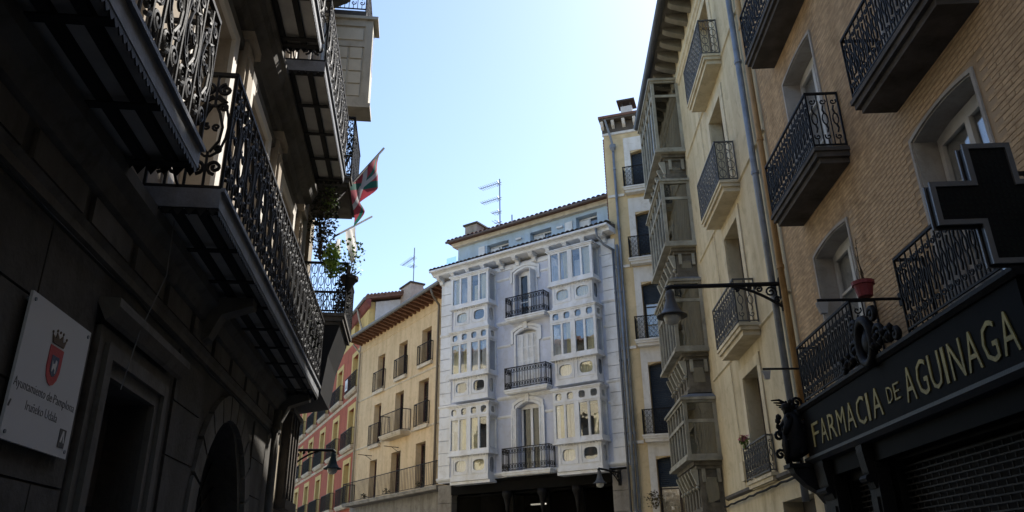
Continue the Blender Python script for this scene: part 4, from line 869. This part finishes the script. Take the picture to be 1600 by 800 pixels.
# arched doorway: voussoirs and fanlight
for k in range(11):
    t0, t1 = pi * k / 11 + 0.015, pi * (k + 1) / 11 - 0.015; cx, cz, ra, rb = 9.24, 2.15, 1.18, 1.46
    P = [(cx + r * cos(t), cz + (r - 0.02) * sin(t)) for r, t in ((ra, t0), (ra, (t0 + t1) / 2), (ra, t1), (rb, t1), (rb, (t0 + t1) / 2), (rb, t0))]
    T.mb().prism(P, 0.001, 0.06, 'v').build('voussoir', LST2, T.root)
for (a, c) in ((7.78, 8.055), (10.425, 10.7)): T.mb().box(a, c, 0.001, 0.07, 0.13, 2.14).build('jamb', LST2, T.root)
b = T.mb(); b.box(8.07, 10.41, -0.38, -0.33, 0.13, 3.28); ad = b.build('door', DARK, T.root)
b = T.mb()
for k in range(9): t = pi * (k + 0.5) / 9; b.tube([(9.24, -0.30, 2.15), (9.24 + 1.1 * cos(t), -0.30, 2.15 + 1.05 * sin(t))], 0.015, 4)
b.tube([(9.24 + 0.5 * cos(t), -0.30, 2.15 + 0.5 * sin(t)) for t in [pi * k / 16 for k in range(17)]], 0.015, 4); b.box(8.07, 10.41, -0.32, -0.26, 2.08, 2.16); b.build('fanlight_grille', IRON, ad)
def long_balcony(T, u0, u1, k, zs, zt, zr, st, cell):
    """iron balcony: boarded soffit with beams, fascia with toothed valance, scroll railing"""
    o = T.mb().box(u0, u1, 0.0, k - 0.02, zs + 0.05, zt).build('balcony', SOF, T.root)
    for v in (0.02, k * 0.36, k * 0.68): T.mb().box(u0 + 0.01, u1 - 0.01, v, v + 0.07, zs, zs + 0.049).build('beam', SOFB, o)
    u = u0 + 0.02
    while u < u1 - 0.05: T.mb().box(u, u + 0.07, 0.02, k - 0.03, zs - 0.012, zs + 0.001).build('beam', SOFB, o); u += 0.80
    T.mb().box(u1 - 0.08, u1 - 0.01, 0.02, k - 0.03, zs - 0.012, zs + 0.001).build('beam', SOFB, o)
    f = T.mb(); f.box(u0 - 0.02, u1 + 0.02, k - 0.02, k, zs, zt + 0.03)
    f.box(u0 - 0.02, u0, 0.0, k - 0.0201, zs, zt + 0.03); f.box(u1, u1 + 0.02, 0.0, k - 0.0201, zs, zt + 0.03)
    f.box(u0 - 0.03, u1 + 0.03, k + 0.0005, k + 0.03, zt + 0.0, zt + 0.035); f.build('fascia', FASC, o)
    b = T.mb(); n = int((u1 - u0) / 0.065)
    for j in range(n):
        a = u0 + (u1 - u0) * j / n; c = u0 + (u1 - u0) * (j + 1) / n; m_ = (a + c) / 2
        b.prism([(a, zs - 0.001), (a + 0.002, zs - 0.03), (m_ - 0.012, zs - 0.052), (m_, zs - 0.062), (m_ + 0.012, zs - 0.052), (c - 0.002, zs - 0.03), (c, zs - 0.001)], k - 0.012, k - 0.004, 'v')
    n = int(k / 0.085)
    for x in (u0 - 0.014, u1 + 0.006):
        for j in range(n): a = k * j / n; c = k * (j + 1) / n; b.prism([(a, zs - 0.001), ((a + c) / 2, zs - 0.07), (c, zs - 0.001)], x, x + 0.008, 'u')
    b.build('valance', IRON, o)
    railing(T, [(u0, 0.02), (u0, k - 0.01), (u1, k - 0.01), (u1, 0.02)], zt, zr, st, IRON, o, cell, 0.024, n=5)
    b = T.mb()
    for (x, sg) in ((u0 + 0.02, 1), (u1 - 0.02, -1)):
        b.tube([(x - sg * (0.02 + 0.30 * sin(t)), k * 0.45, zt + 0.55 - 0.5 * cos(t)) for t in [pi * q / 12 for q in range(13)]], 0.012, 5)
        b.tube([(x - sg * (0.02 + 0.22 * sin(t)), k * 0.45, zt + 0.95 - 0.14 * cos(t)) for t in [pi * q / 8 for q in range(9)]], 0.010, 5)
    b.build('end_scroll', IRON, o, norm=False)
long_balcony(T, -2.5, 4.72, 0.62, 4.30, 4.44, 5.57, 'scroll', 0.34)
long_balcony(T, 5.40, 12.4, 0.62, 4.30, 4.44, 5.57, 'scroll', 0.34)
long_balcony(T, 4.9, 8.34, 0.79, 8.13, 8.27, 9.40, 'scroll', 0.34)
long_balcony(T, 8.86, 12.1, 0.79, 8.13, 8.27, 9.40, 'scroll', 0.34)
for u in (7.5, 12.2):
    T.mb().prism([(0.001, 3.8), (0.10, 3.86), (0.2, 4.1), (0.5, 4.2), (0.5, 4.285), (0.001, 4.285)], u, u + 0.2, 'u').build('console', LST2, T.root)
pipe(T, 11.75, 0.12, 0.13, 3.95, 0.06, LST2)
T.mb().tube([(2.0 + 0.5 * k, 0.06 + 0.01 * (k % 2), 3.585 - 0.02 * abs(sin(k * 0.9))) for k in range(20)], 0.012, 5).build('cable', IRON, T.root, norm=False)

# ------------------------------------------------------------------ second house on the left, narrow, with the plant-filled balconies
B2W = mat('tan_render', (0.30, 0.26, 0.20), 0.92, 0.15, 1, streak=0.2)
BAYL = mat('cream_bay_paint', (0.50, 0.46, 0.37), 0.7, 0.12, 2, streak=0.2)
T = Thing('balcony_house', FL, 13.5, label='narrow tan house behind the mansion with plant-filled balconies and a boxed cream bay', cat='building')
uh = [(12.95, 14.0, z, z + 2.3) for z in (5.95, 8.6, 12.5)]
wall(T, 12.52, 14.45, 0, 15.6, uh, B2W, depth=0.35)
core(T, 12.52, 14.44, -9, -0.36, 0, 15.5, DARK)
for h in uh: window(T, h[0] + 0.02, h[1] - 0.02, h[2] + 0.02, h[3] - 0.02, -0.33, BRN, 2, (0.4,), GLASS)
for (a, c, zt, k, st) in ((12.75, 14.3, 5.85, 0.90, 'lace'), (12.7, 14.2, 8.55, 0.84, 'lace')):
    q = slab(T, a, c, k - 0.03, zt, 0.2, SLABM); railing(T, [(a, 0.02), (a, k), (c, k), (c, 0.02)], zt, zt + (0.95 if zt < 6 else 1.3), st, IRON, q, 0.13, 0.028)
    if zt < 6: T.mb().prism([(0.001, 4.35), (0.60, 4.45), (0.68, 5.1), (0.84, zt - 0.201), (0.001, zt - 0.201)], a + 0.05, c - 0.05, 'u').build('console', IRON, T.root)
# upper boxed bay, panelled towards the camera
b = T.mb(); u0, u1, k, z0, z1 = 12.75, 13.2, 1.07, 10.22, 12.25; ke = 0.92
b.box(u0, u1, 0.001, k, z0, z1); b.box(u0 - 0.08, u1 + 0.08, 0.001, k + 0.10, z1 + 0.001, z1 + 0.07); b.box(u0 - 0.04, u1 + 0.04, 0.001, k + 0.04, z0 - 0.10, z0 - 0.001)
b.box(u0 - 0.03, u0 - 0.001, ke, k, z0, z1); b.box(u0 - 0.03, u0 - 0.001, 0.02, ke, z1 - 0.16, z1); b.box(u0 - 0.03, u0 - 0.001, 0.02, ke, z1 - 0.68, z1 - 0.56); b.box(u0 - 0.03, u0 - 0.001, 0.02, ke, z0, z0 + 0.14)
o = b.build('boxed_bay', BAYL, T.root)
BPM = mat('bay_panel_paint', (0.56, 0.51, 0.40), 0.7, 0.12, 2)
for j in range(4):
    for (a, c) in ((0.06, 0.30), (0.35, 0.59), (0.64, 0.88)):
        e = z0 + 0.17 + j * 0.30; T.mb().box(u0 - 0.024, u0 - 0.0012, a, c, e, e + 0.26).build('bay_panel', BPM, o)
T.mb().box(u0 - 0.02, u0 - 0.0012, 0.08, 0.88, z1 - 0.50, z1 - 0.22).build('bay_panel', BPM, o)
for j in range(1): T.mb().box(u0 + 0.08, u0 + 0.38, k + 0.001, k + 0.012, z0 + 0.9, z1 - 0.25).build('pane', GLASSB, o)
T.mb().prism([(0.001, 9.6), (0.25, 9.7), (0.5, 9.9), (0.62, 10.179), (0.001, 10.179)], u0 + 0.15, u1 - 0.15, 'u').build('bay_console', SLABM, T.root)
q = slab(T, 12.7, 14.3, 0.92, 12.46, 0.12, SLABM, False); railing(T, [(12.7, 0.02), (12.7, 0.90), (14.3, 0.90), (14.3, 0.02)], 12.46, 13.5, 'cast', IRON, q, 0.16)
# low dark closed balcony over the ground floor
o = T.mb().box(13.0, 14.0, 0.001, 0.12, 2.75, 4.15).build('closed_balcony', LWOOD, T.root)
T.mb().box(12.9, 14.1, 0.001, 0.18, 2.6, 2.749).build('sill', LWOOD, o); T.mb().box(12.9, 14.1, 0.001, 0.18, 4.151, 4.23).build('cap', LWOOD, o)
for j in range(4): T.mb().box(13.02 + j * 0.29, 13.10 + j * 0.29, 0.121, 0.15, 2.76, 4.14).build('slat', LWOOD, o)
pipe(T, 12.62, 0.10, 4.6, 12.0, 0.05, mat('pale_pipe', (0.48, 0.46, 0.42), 0.6, 0.2))

# ------------------------------------------------------------------ the row goes on round the bend, facing the sun (seen only in window reflections)
_b = FL.at(14.5, -0.4); FB = Frame(_b.x, _b.y, -41, -1)
T = Thing('corner_house', FB, 8.0, label='sunlit cream house round the bend, seen only as reflections in the bay windows', cat='building')
SUNC = mat('sunny_cream', (0.70, 0.62, 0.44), 0.92, 0.08, 0.8, streak=0.08)
bh_ = [(u, u + 1.1, z, z + 2.1) for u in (1.5, 4.5, 7.5, 10.5, 13.5, 16.5, 19.5) for z in (4.2, 7.2, 10.2)]
wall(T, 0, 24, 0, 13.4, bh_, SUNC, depth=0.3); core(T, 0, 24, -8, -0.31, 0, 13.3, ROOMC)
for h in bh_: window(T, h[0] + 0.02, h[1] - 0.02, h[2] + 0.02, h[3] - 0.02, -0.28, BRN, 2, (), GLASS)
T.mb().prism([(0.6, 13.4), (0.6, 13.5), (-4, 14.8), (-8, 13.5), (-8, 13.401)], -0.1, 24, 'u').build('roof', TILE, T.root)

# ------------------------------------------------------------------ street lamps
LAMPG = mat('lamp_grey', (0.075, 0.075, 0.075), 0.5, 0.25, 4, metal=0.2, spec=0.3)
def street_lamp(fr, u, z, k, label, s=1.0, M=LAMPG):
    T = Thing('street_lamp', fr, u, label=label, cat='street lamp', group='bracket lamps on the facades')
    b = T.mb(); b.tube([(u, 0.02, z), (u, k, z)], 0.042 * s, 8); b.tube([(u, k - 0.02, z), (u, k + 0.06 * s, z - 0.05)], 0.05 * s, 8); b.build('arm', IRON, T.root, norm=False)
    b = T.mb(); b.box(u - 0.06, u + 0.06, 0.002, 0.03, z - 0.5 * s, z + 0.12); L = min(0.85 * s, k * 0.6)
    b.tube([(u, 0.03 + L * t, z - 0.40 * s * (1 - t) ** 1.6 * (1 if t else 1) - 0.03) for t in [q / 12 for q in range(13)]], 0.027 * s, 6)
    for (cy, cz, r, tn, a0, sg) in ((0.20, -0.15, 0.10, 1.6, 0, 1), (0.40, -0.09, 0.065, 1.5, pi, -1), (0.10, -0.30, 0.055, 1.4, 0, 1), (0.56, -0.06, 0.04, 1.4, 0, 1), (0.80, -0.07, 0.05, 1.3, pi, 1)):
        b.tube([(u, y * L / 0.85, z + zz * s) for y, zz in spiral(cy, cz, r * s * 1.1, tn, a0, sg, 16)], 0.019 * s, 5)
    b.build('scroll_bracket', IRON, T.root, norm=False)
    c = (u, k, z - 0.1 * s)
    b = T.mb(); b.lathe([(0.03 * s, 0.05 * s), (0.075 * s, 0.0), (0.085 * s, -0.06 * s), (0.08 * s, -0.12 * s), (0.10 * s, -0.2 * s), (0.14 * s, -0.32 * s), (0.19 * s, -0.40 * s), (0.27 * s, -0.445 * s), (0.275 * s, -0.465 * s), (0.16 * s, -0.44 * s)], c, 20); b.build('shade', M, T.root, smooth=True)
    b = T.mb(); b.lathe([(0.15 * s, -0.42 * s), (0.155 * s, -0.48 * s), (0.14 * s, -0.55 * s), (0.09 * s, -0.60 * s), (0.02 * s, -0.62 * s)], c, 16); b.build('globe', mat('lamp_globe', (0.42, 0.43, 0.42), 0.25, 0.1, bump=0), T.root, smooth=True)
    return T
street_lamp(FR, 12.93, 6.34, 2.0, 'bell lamp on a long scrolled iron arm beside the grey drainpipe')
street_lamp(FW, 0.45, 4.72, 1.5, 'small grey lamp on a bracket at the foot of the white house', 0.85)
street_lamp(FL, 14.3, 3.72, 0.74, 'dim teal lamp on a straight arm in front of the red house', 0.6, mat('lamp_teal', (0.03, 0.045, 0.048), 0.7, 0.25, spec=0.1))

# ------------------------------------------------------------------ signs
SGN = mat('sign_white', (0.50, 0.51, 0.525), 0.45, 0.05, 2, bump=0.02)
T = Thing('wall_plaque', FL, 4.6, label='white municipal plaque with a red crest on the dark stone wall', cat='sign')
pq = T.mb().box(4.20, 5.04, 0.05, 0.066, 2.29, 3.11).build('plate', SGN, T.root)
INK = mat('ink', (0.07, 0.07, 0.075), 0.6, 0.1, bump=0)
for (u, z) in ((4.24, 2.33), (5.0, 2.33), (4.24, 3.07), (5.0, 3.07)): T.mb().lathe([(0.012, -0.045), (0.012, 0.006)], (u, 0.066, z), 8, 'y').build('spacer', ZINC, T.root)
cu = 4.62; V0 = 0.0665
def shield(cu, cz, a, c): return [(cu - a, cz + c), (cu + a, cz + c), (cu + a, cz - 0.15 * c), (cu + a * 0.8, cz - 0.6 * c), (cu + a * 0.4, cz - 0.9 * c), (cu, cz - c), (cu - a * 0.4, cz - 0.9 * c), (cu - a * 0.8, cz - 0.6 * c), (cu - a, cz - 0.15 * c)]
sh = T.mb().prism(shield(cu, 2.775, 0.09, 0.115), V0, V0 + 0.003, 'v').build('crest', mat('crest_red', (0.42, 0.03, 0.035), 0.5, 0.1), T.root)
T.mb().prism(shield(cu, 2.775, 0.048, 0.062), V0 + 0.0031, V0 + 0.005, 'v').build('crest_field', mat('crest_blue', (0.05, 0.07, 0.13), 0.5, 0.1), sh)
lion = [(-0.04, -0.05), (-0.025, -0.05), (-0.015, -0.02), (0.012, -0.03), (0.015, -0.055), (0.03, -0.055), (0.028, -0.01), (0.035, 0.02), (0.03, 0.045), (0.008, 0.05), (0.0, 0.02), (-0.03, 0.01), (-0.045, 0.035), (-0.05, 0.03), (-0.04, -0.0)]
T.mb().prism([(cu + a * 0.75, 2.778 + c * 0.75) for a, c in lion], V0 + 0.0051, V0 + 0.007, 'v').build('crest_figure', SGN, sh)
b = T.mb(); b.prism([(cu - 0.075, 2.905), (cu + 0.075, 2.905), (cu + 0.095, 2.955), (cu + 0.05, 2.935), (cu + 0.04, 2.975), (cu + 0.0, 2.94), (cu - 0.04, 2.975), (cu - 0.05, 2.935), (cu - 0.095, 2.955)], V0, V0 + 0.004, 'v')
for a in (-0.095, -0.04, 0.0, 0.04, 0.095): b.lathe([(0.009, 0), (0.009, 0.004)], (cu + a, V0, 2.985 if abs(a) < 0.06 else 2.965), 8, 'y')
b.build('crown', mat('crown_brown', (0.10, 0.06, 0.03), 0.6, 0.2), T.root)
for (wd, u, z, W_) in (('Ayuntamiento', 4.215, 2.575, 0.385), ('de', 4.622, 2.575, 0.068), ('Pamplona', 4.712, 2.575, 0.30), ('Iruñeko', 4.40, 2.475, 0.22), ('Udala', 4.645, 2.475, 0.165)):
    text(wd, INK, T.root, (u - T.uo, -(V0), z), (pi / 2, 0, 0), 0.078, W_, 0.001, thin=-0.001)
b = T.mb(); b.box(4.88, 4.97, V0, V0 + 0.003, 2.345, 2.455); lg = b.build('emblem', INK, T.root)
b = T.mb(); b.prism([(4.895, 2.375), (4.915, 2.375), (4.928, 2.425), (4.94, 2.375), (4.955, 2.375), (4.935, 2.445), (4.918, 2.445)], V0 + 0.0031, V0 + 0.005, 'v'); b.build('emblem_mark', SGN, lg)
T.mb().prism([(4.205, 2.46), (4.218, 2.46), (4.232, 2.50), (4.222, 2.50)], V0, V0 + 0.003, 'v').build('emblem', INK, T.root)
T.root.location = FL.at(4.6 - 0.15)
# pharmacy cross hung at right angles to the brick wall
T = Thing('pharmacy_cross', FR, 5.0, label='unlit black cross sign with grey rim hanging over the pharmacy front', cat='sign')
def crosspts(c, zc, h, w_): return [(c - w_, zc - h), (c + w_, zc - h), (c + w_, zc - w_), (c + h, zc - w_), (c + h, zc + w_), (c + w_, zc + w_), (c + w_, zc + h), (c - w_, zc + h), (c - w_, zc + w_), (c - h, zc + w_), (c - h, zc - w_), (c - w_, zc - w_)]
GREY = mat('cross_rim', (0.15, 0.15, 0.153), 0.4, 0.15, 3, metal=0.5)
kc, zc = 0.93, 4.05
T.mb().prism(crosspts(kc, zc, 0.47, 0.16), 4.98, 5.05, 'u').build('body', mat('cross_dark', (0.008, 0.008, 0.0085), 0.35, 0.3, spec=0.12), T.root)
LED = mat('led_dot', (0.012, 0.015, 0.013), 0.4, 0.2, bump=0, spec=0.12); b = T.mb(); n_ = 0
for i_ in range(-10, 11):
    for j_ in range(-10, 11):
        x_, z_ = i_ * 0.042, j_ * 0.042
        if (abs(x_) < 0.125 or abs(z_) < 0.125): b.box(4.9765, 4.9795, kc + x_ - 0.009, kc + x_ + 0.009, zc + z_ - 0.009, zc + z_ + 0.009)
b.build('led_matrix', LED, T.root, norm=False, kind='stuff')
b = T.mb(); A = crosspts(kc, zc, 0.485, 0.175); C_ = crosspts(kc, zc, 0.445, 0.135); C_ = C_
for k in range(12): b.prism([A[k], A[(k + 1) % 12], C_[(k + 1) % 12], C_[k]], 4.962, 4.979, 'u')
b.build('rim', GREY, T.root)
b = T.mb()
for k in range(12): b.prism([A[k], A[(k + 1) % 12], C_[(k + 1) % 12], C_[k]], 5.051, 5.068, 'u')
b.build('rim', GREY, T.root)
b = T.mb()
for z in (3.95, 4.15): b.tube([(5.02, 0.02, z), (5.02, 0.47, z)], 0.02, 6)
b.box(4.97, 5.07, 0.002, 0.025, 3.8, 4.3); b.build('bracket', IRON, T.root)

# ------------------------------------------------------------------ flags, pots, plants, cables, aerials
def flagmat():
    M = bpy.data.materials.new('flag_cloth'); M.use_nodes = True; t = M.node_tree; N = t.nodes; b = N['Principled BSDF']; b.inputs['Roughness'].default_value = 0.9
    uv = N.new('ShaderNodeUVMap'); sx = N.new('ShaderNodeSeparateXYZ'); t.links.new(uv.outputs[0], sx.inputs[0])
    def op(o, a, c=None):
        n = N.new('ShaderNodeMath'); n.operation = o
        for k, x in enumerate((a, c)):
            if x is None: continue
            if isinstance(x, (int, float)): n.inputs[k].default_value = x
            else: t.links.new(x, n.inputs[k])
        return n.outputs[0]
    X, Y = sx.outputs[0], sx.outputs[1]
    d1 = op('LESS_THAN', op('ABSOLUTE', op('SUBTRACT', X, Y)), 0.085); d2 = op('LESS_THAN', op('ABSOLUTE', op('SUBTRACT', op('ADD', X, Y), 1.0)), 0.085); dg = op('MAXIMUM', d1, d2)
    c1 = op('LESS_THAN', op('ABSOLUTE', op('SUBTRACT', X, 0.5)), 0.05); c2 = op('LESS_THAN', op('ABSOLUTE', op('SUBTRACT', Y, 0.5)), 0.075); cr = op('MAXIMUM', c1, c2)
    def mixc(f, A, Bc):
        m_ = N.new('ShaderNodeMix'); m_.data_type = 'RGBA'; t.links.new(f, m_.inputs[0])
        if isinstance(A, tuple): m_.inputs[6].default_value = A
        else: t.links.new(A, m_.inputs[6])
        m_.inputs[7].default_value = Bc; return m_.outputs[2]
    o = mixc(cr, mixc(dg, (0.36, 0.06, 0.08, 1), (0.025, 0.13, 0.105, 1)), (0.46, 0.46, 0.47, 1)); t.links.new(o, b.inputs['Base Color'])
    tr = N.new('ShaderNodeBsdfTranslucent'); t.links.new(o, tr.inputs[0]); mx = N.new('ShaderNodeMixShader'); mx.inputs[0].default_value = 0.35
    t.links.new(b.outputs[0], mx.inputs[1]); t.links.new(tr.outputs[0], mx.inputs[2]); t.links.new(mx.outputs[0], N['Material Output'].inputs[0]); return M
def cloth(T, A, Bq, drop, M, name, amp=0.07, nx=26, ny=16, seed=1, slant=0.0):
    me = bpy.data.meshes.new(name); V = []; F = []; A = Vector(A); Bq = Vector(Bq); D = Bq - A; S_ = Vector((-D.y, D.x, 0)).normalized(); R = random.Random(seed); p1 = R.uniform(0, 6)
    for j in range(ny + 1):
        for i in range(nx + 1):
            s, t = i / nx, j / ny; g = (1 - 0.30 * t * (0.4 + s)) ; p = A + D * (s * g + slant * t); p.z = (A + D * s).z - drop * t * (0.92 + 0.08 * sin(4 * s + p1))
            p = p + S_ * (amp * (0.25 + t) * sin(9.5 * s + 2.0 * t + p1)) + D.normalized() * (0.03 * sin(7 * t + 5 * s)); V.append((p.x - T.uo, p.y * T.sy, p.z))
    for j in range(ny):
        for i in range(nx): q = j * (nx + 1) + i; F.append((q, q + 1, q + nx + 2, q + nx + 1))
    me.from_pydata(V, [], F); uvl = me.uv_layers.new()
    for L in me.loops: i = L.vertex_index; uvl.data[L.index].uv = ((i % (nx + 1)) / nx, 1 - (i // (nx + 1)) / ny)
    me.materials.append(M); me.shade_smooth(); o = bpy.data.objects.new(name, me); COL.objects.link(o); o.parent = T.root; return o
POLE = mat('dark_pole', (0.05, 0.035, 0.03), 0.6, 0.3)
T = Thing('flag', FL, 13.45, label='red, green and white flag hanging from a slanted pole on the balconies', cat='flag')
T.mb().tube([(12.7, 0.60, 8.0), (13.62, 1.375, 9.74)], 0.022, 7).build('pole', POLE, T.root, norm=False)
cloth(T, (13.58, 1.34, 9.66), (12.92, 0.785, 8.42), 0.84, flagmat(), 'cloth', 0.12, seed=4, slant=0.12)
T = Thing('white_banner', FL, 13.1, label='small white printed cloth hanging from a bare pole below the flag', cat='banner')
T.mb().tube([(12.8, 0.62, 7.35), (14.0, 1.19, 8.35)], 0.018, 7).build('pole', POLE, T.root, norm=False)
bn = cloth(T, (13.45, 0.93, 7.86), (13.1, 0.77, 7.58), 0.62, mat('banner_cloth', (0.68, 0.67, 0.66), 0.9, 0.1), 'cloth', 0.02, 10, 10, 2, -0.35)
LEAF = mat('leaf', (0.17, 0.26, 0.05), 0.6, 0.5, 9, bump=0)
LEAF2 = mat('dry_leaf', (0.10, 0.085, 0.045), 0.8, 0.5, 9, bump=0)
STEM = mat('stem', (0.07, 0.05, 0.03), 0.9, 0.3)
TERRA = mat('terracotta', (0.22, 0.10, 0.06), 0.85, 0.3, 5)
rp = random.Random(3)
def plant(fr, u, v, z, rad, n, leaf, label, M=LEAF, name='plant', stems=6, droop=0.0, cat='plant', pot=None, flowers=0):
    T = Thing(name, fr, u, label=label, cat=cat)
    b = T.mb(); foliage(b, (u, v, z), rad, n, leaf, rp, droop); b.build('foliage', M, T.root, norm=False)
    b = T.mb()
    for k in range(stems):
        e = (u + rad[0] * rp.uniform(-0.7, 0.7), v + rad[1] * rp.uniform(-0.7, 0.7), z + rad[2] * rp.uniform(-0.6, 0.9)); s = (u + rad[0] * 0.15 * rp.uniform(-1, 1), v, z - rad[2])
        m_ = [(s[q] + e[q]) / 2 + rp.uniform(-0.05, 0.05) for q in range(3)]; b.tube([s, m_, e], 0.008, 4, r1=0.003)
    b.build('stems', STEM, T.root, norm=False)
    if flowers:
        b = T.mb(); foliage(b, (u, v, z + rad[2] * 0.6), (rad[0], rad[1], rad[2] * 0.6), flowers, leaf * 1.0, rp); b.build('blossom', mat('pink_petal', (0.50, 0.16, 0.20), 0.7, 0.3, 8, bump=0), T.root, norm=False)
    if pot:
        M_, r, h = pot; zp = z - rad[2] - h * 0.8
        T.mb().lathe([(r * (0.7 if r < 0.14 else 0.15), 0), (r * 0.95, h * 0.75), (r * 1.1, h * 0.76), (r * 1.12, h), (r * 0.9, h), (r * 0.85, h * 0.9)], (u, v, zp), 14).build('pot', M_, T.root, smooth=False)
    return T
plant(FL, 11.2, 0.50, 5.05, (1.2, 0.14, 0.55), 1500, 0.06, 'dark creeper filling the far end of the mansion balcony rail', mat('dark_leaf', (0.03, 0.035, 0.02), 0.8, 0.5, 9, bump=0), stems=24)
plant(FL, 12.62, 0.42, 7.7, (0.14, 0.30, 0.9), 620, 0.06, 'tall dark creeper covering the wall between the mansion and the flag', MATS['dark_leaf'], stems=20)
plant(FL, 12.75, 0.74, 9.3, (0.1, 0.16, 0.5), 260, 0.05, 'thin dark creeper below the boxed bay', MATS['dark_leaf'], stems=10)
plant(FL, 13.1, 0.80, 6.25, (0.25, 0.16, 0.45), 350, 0.06, 'dark creeper hanging on the rail under the hanging pot', MATS['dark_leaf'], stems=12)
plant(FL, 12.45, 0.66, 6.72, (0.16, 0.14, 0.34), 420, 0.07, 'bright green bush growing through the balcony rail of the plant balcony')
plant(FL, 12.75, 0.42, 7.55, (0.2, 0.22, 0.75), 420, 0.06, 'brown and green creeper climbing beside the flag pole', LEAF2)
plant(FL, 12.7, 0.50, 8.0, (0.15, 0.15, 0.35), 130, 0.06, 'small light green creeper tip above the balcony rail')
T = plant(FL, 12.95, 0.93, 6.98, (0.28, 0.30, 0.42), 150, 0.07, 'wispy plant in a hanging pot at the balcony corner against the sky', stems=14, pot=(mat('dark_basket', (0.06, 0.05, 0.035), 0.85, 0.3, 5), 0.15, 0.26))
plant(FL, 12.85, 0.72, 6.75, (0.2, 0.14, 0.12), 110, 0.06, 'low green plant on the rail beside the hanging pot')
plant(FR, 8.66, 0.42, 5.10, (0.06, 0.05, 0.35), 8, 0.03, 'red flowerpot with bare twigs on the balcony rail', LEAF2, 'flower_pot', 7, cat='flowerpot', pot=(mat('red_pot', (0.22, 0.035, 0.04), 0.6, 0.2), 0.12, 0.19))
plant(FR, 16.3, 0.16, 4.05, (0.16, 0.08, 0.14), 70, 0.06, 'pink flowers over the lowest railing of the pale house', cat='flowers', name='flowers', flowers=70)
plant(FY, 0.75, 0.36, 3.75, (0.3, 0.2, 0.30), 160, 0.08, 'dark shrub at the lowest window of the yellow house', LEAF2)
for k, (u, lab) in enumerate(((2.3, 'right'), (5.6, 'middle'), (8.2, 'left'))):
    plant(FC, u, 0.50, 5.12, (0.28, 0.10, 0.13), 70, 0.07, {'right': 'dark potted plant at the right end of the long cream house balcony', 'middle': 'low potted plant at the middle of the long cream house balcony', 'left': 'low potted plant at the left end of the long cream house balcony'}[lab], LEAF2)
# draped white cloth on the plant balcony
T = Thing('laundry', FL, 12.8, label='crumpled white cloth draped over the rail above the green bush', cat='cloth')
cloth(T, (12.75, 0.66, 7.30), (13.2, 0.72, 7.45), 0.34, mat('white_cloth', (0.6, 0.6, 0.6), 0.9, 0.1), 'cloth', 0.05, 12, 8, 7)
# aerials
def aerial(fr, u, v, z0, z1, label, arms):
    T = Thing('television_aerial', fr, u, label=label, cat='aerial', group='roof aerials')
    T.mb().tube([(u, v, z0), (u, v, z1)], 0.03, 6).build('mast', ZINC, T.root, norm=False)
    for (z, L, n, el) in arms:
        b = T.mb(); b.tube([(u - 0.1, v, z), (u + L, v, z + 0.02)], 0.018, 5)
        for j in range(n): x = u + L * (j + 0.4) / n; b.tube([(x, v - el, z), (x, v + el, z)], 0.011, 4)
        b.tube([(u + 0.12, v, z - 0.16), (u + 0.05, v, z), (u + 0.12, v, z + 0.16)], 0.013, 4); b.build('antenna', ZINC, T.root, norm=False)
aerial(FW, 6.45, -1.6, 15.85, 18.75, 'tall aerial with two long antennas on the white house roof', ((18.55, 1.15, 10, 0.22), (17.75, 1.05, 9, 0.2), (17.05, 0.45, 4, 0.2), (16.5, 0.3, 2, 0.35)))
aerial(FC, 9.4, -2.3, 17.0, 19.3, 'aerial on the chimney of the cream house', ((18.7, 1.6, 9, 0.2), (18.2, 0.5, 3, 0.25)))
aerial(FW, 5.85, -1.7, 15.9, 16.75, 'short bare aerial rod on the white house roof', ())
T = Thing('cable', FL, 5.5, label='thin pale cable hanging down the dark stone wall beside the door', cat='cable')
T.mb().tube([(5.62, 0.22, 4.28), (5.60, 0.24, 3.8), (5.5, 0.15, 3.3), (5.42, 0.12, 2.85)], 0.004, 5).build('wire', mat('cable_grey', (0.16, 0.16, 0.16), 0.6, 0.1), T.root, norm=False)
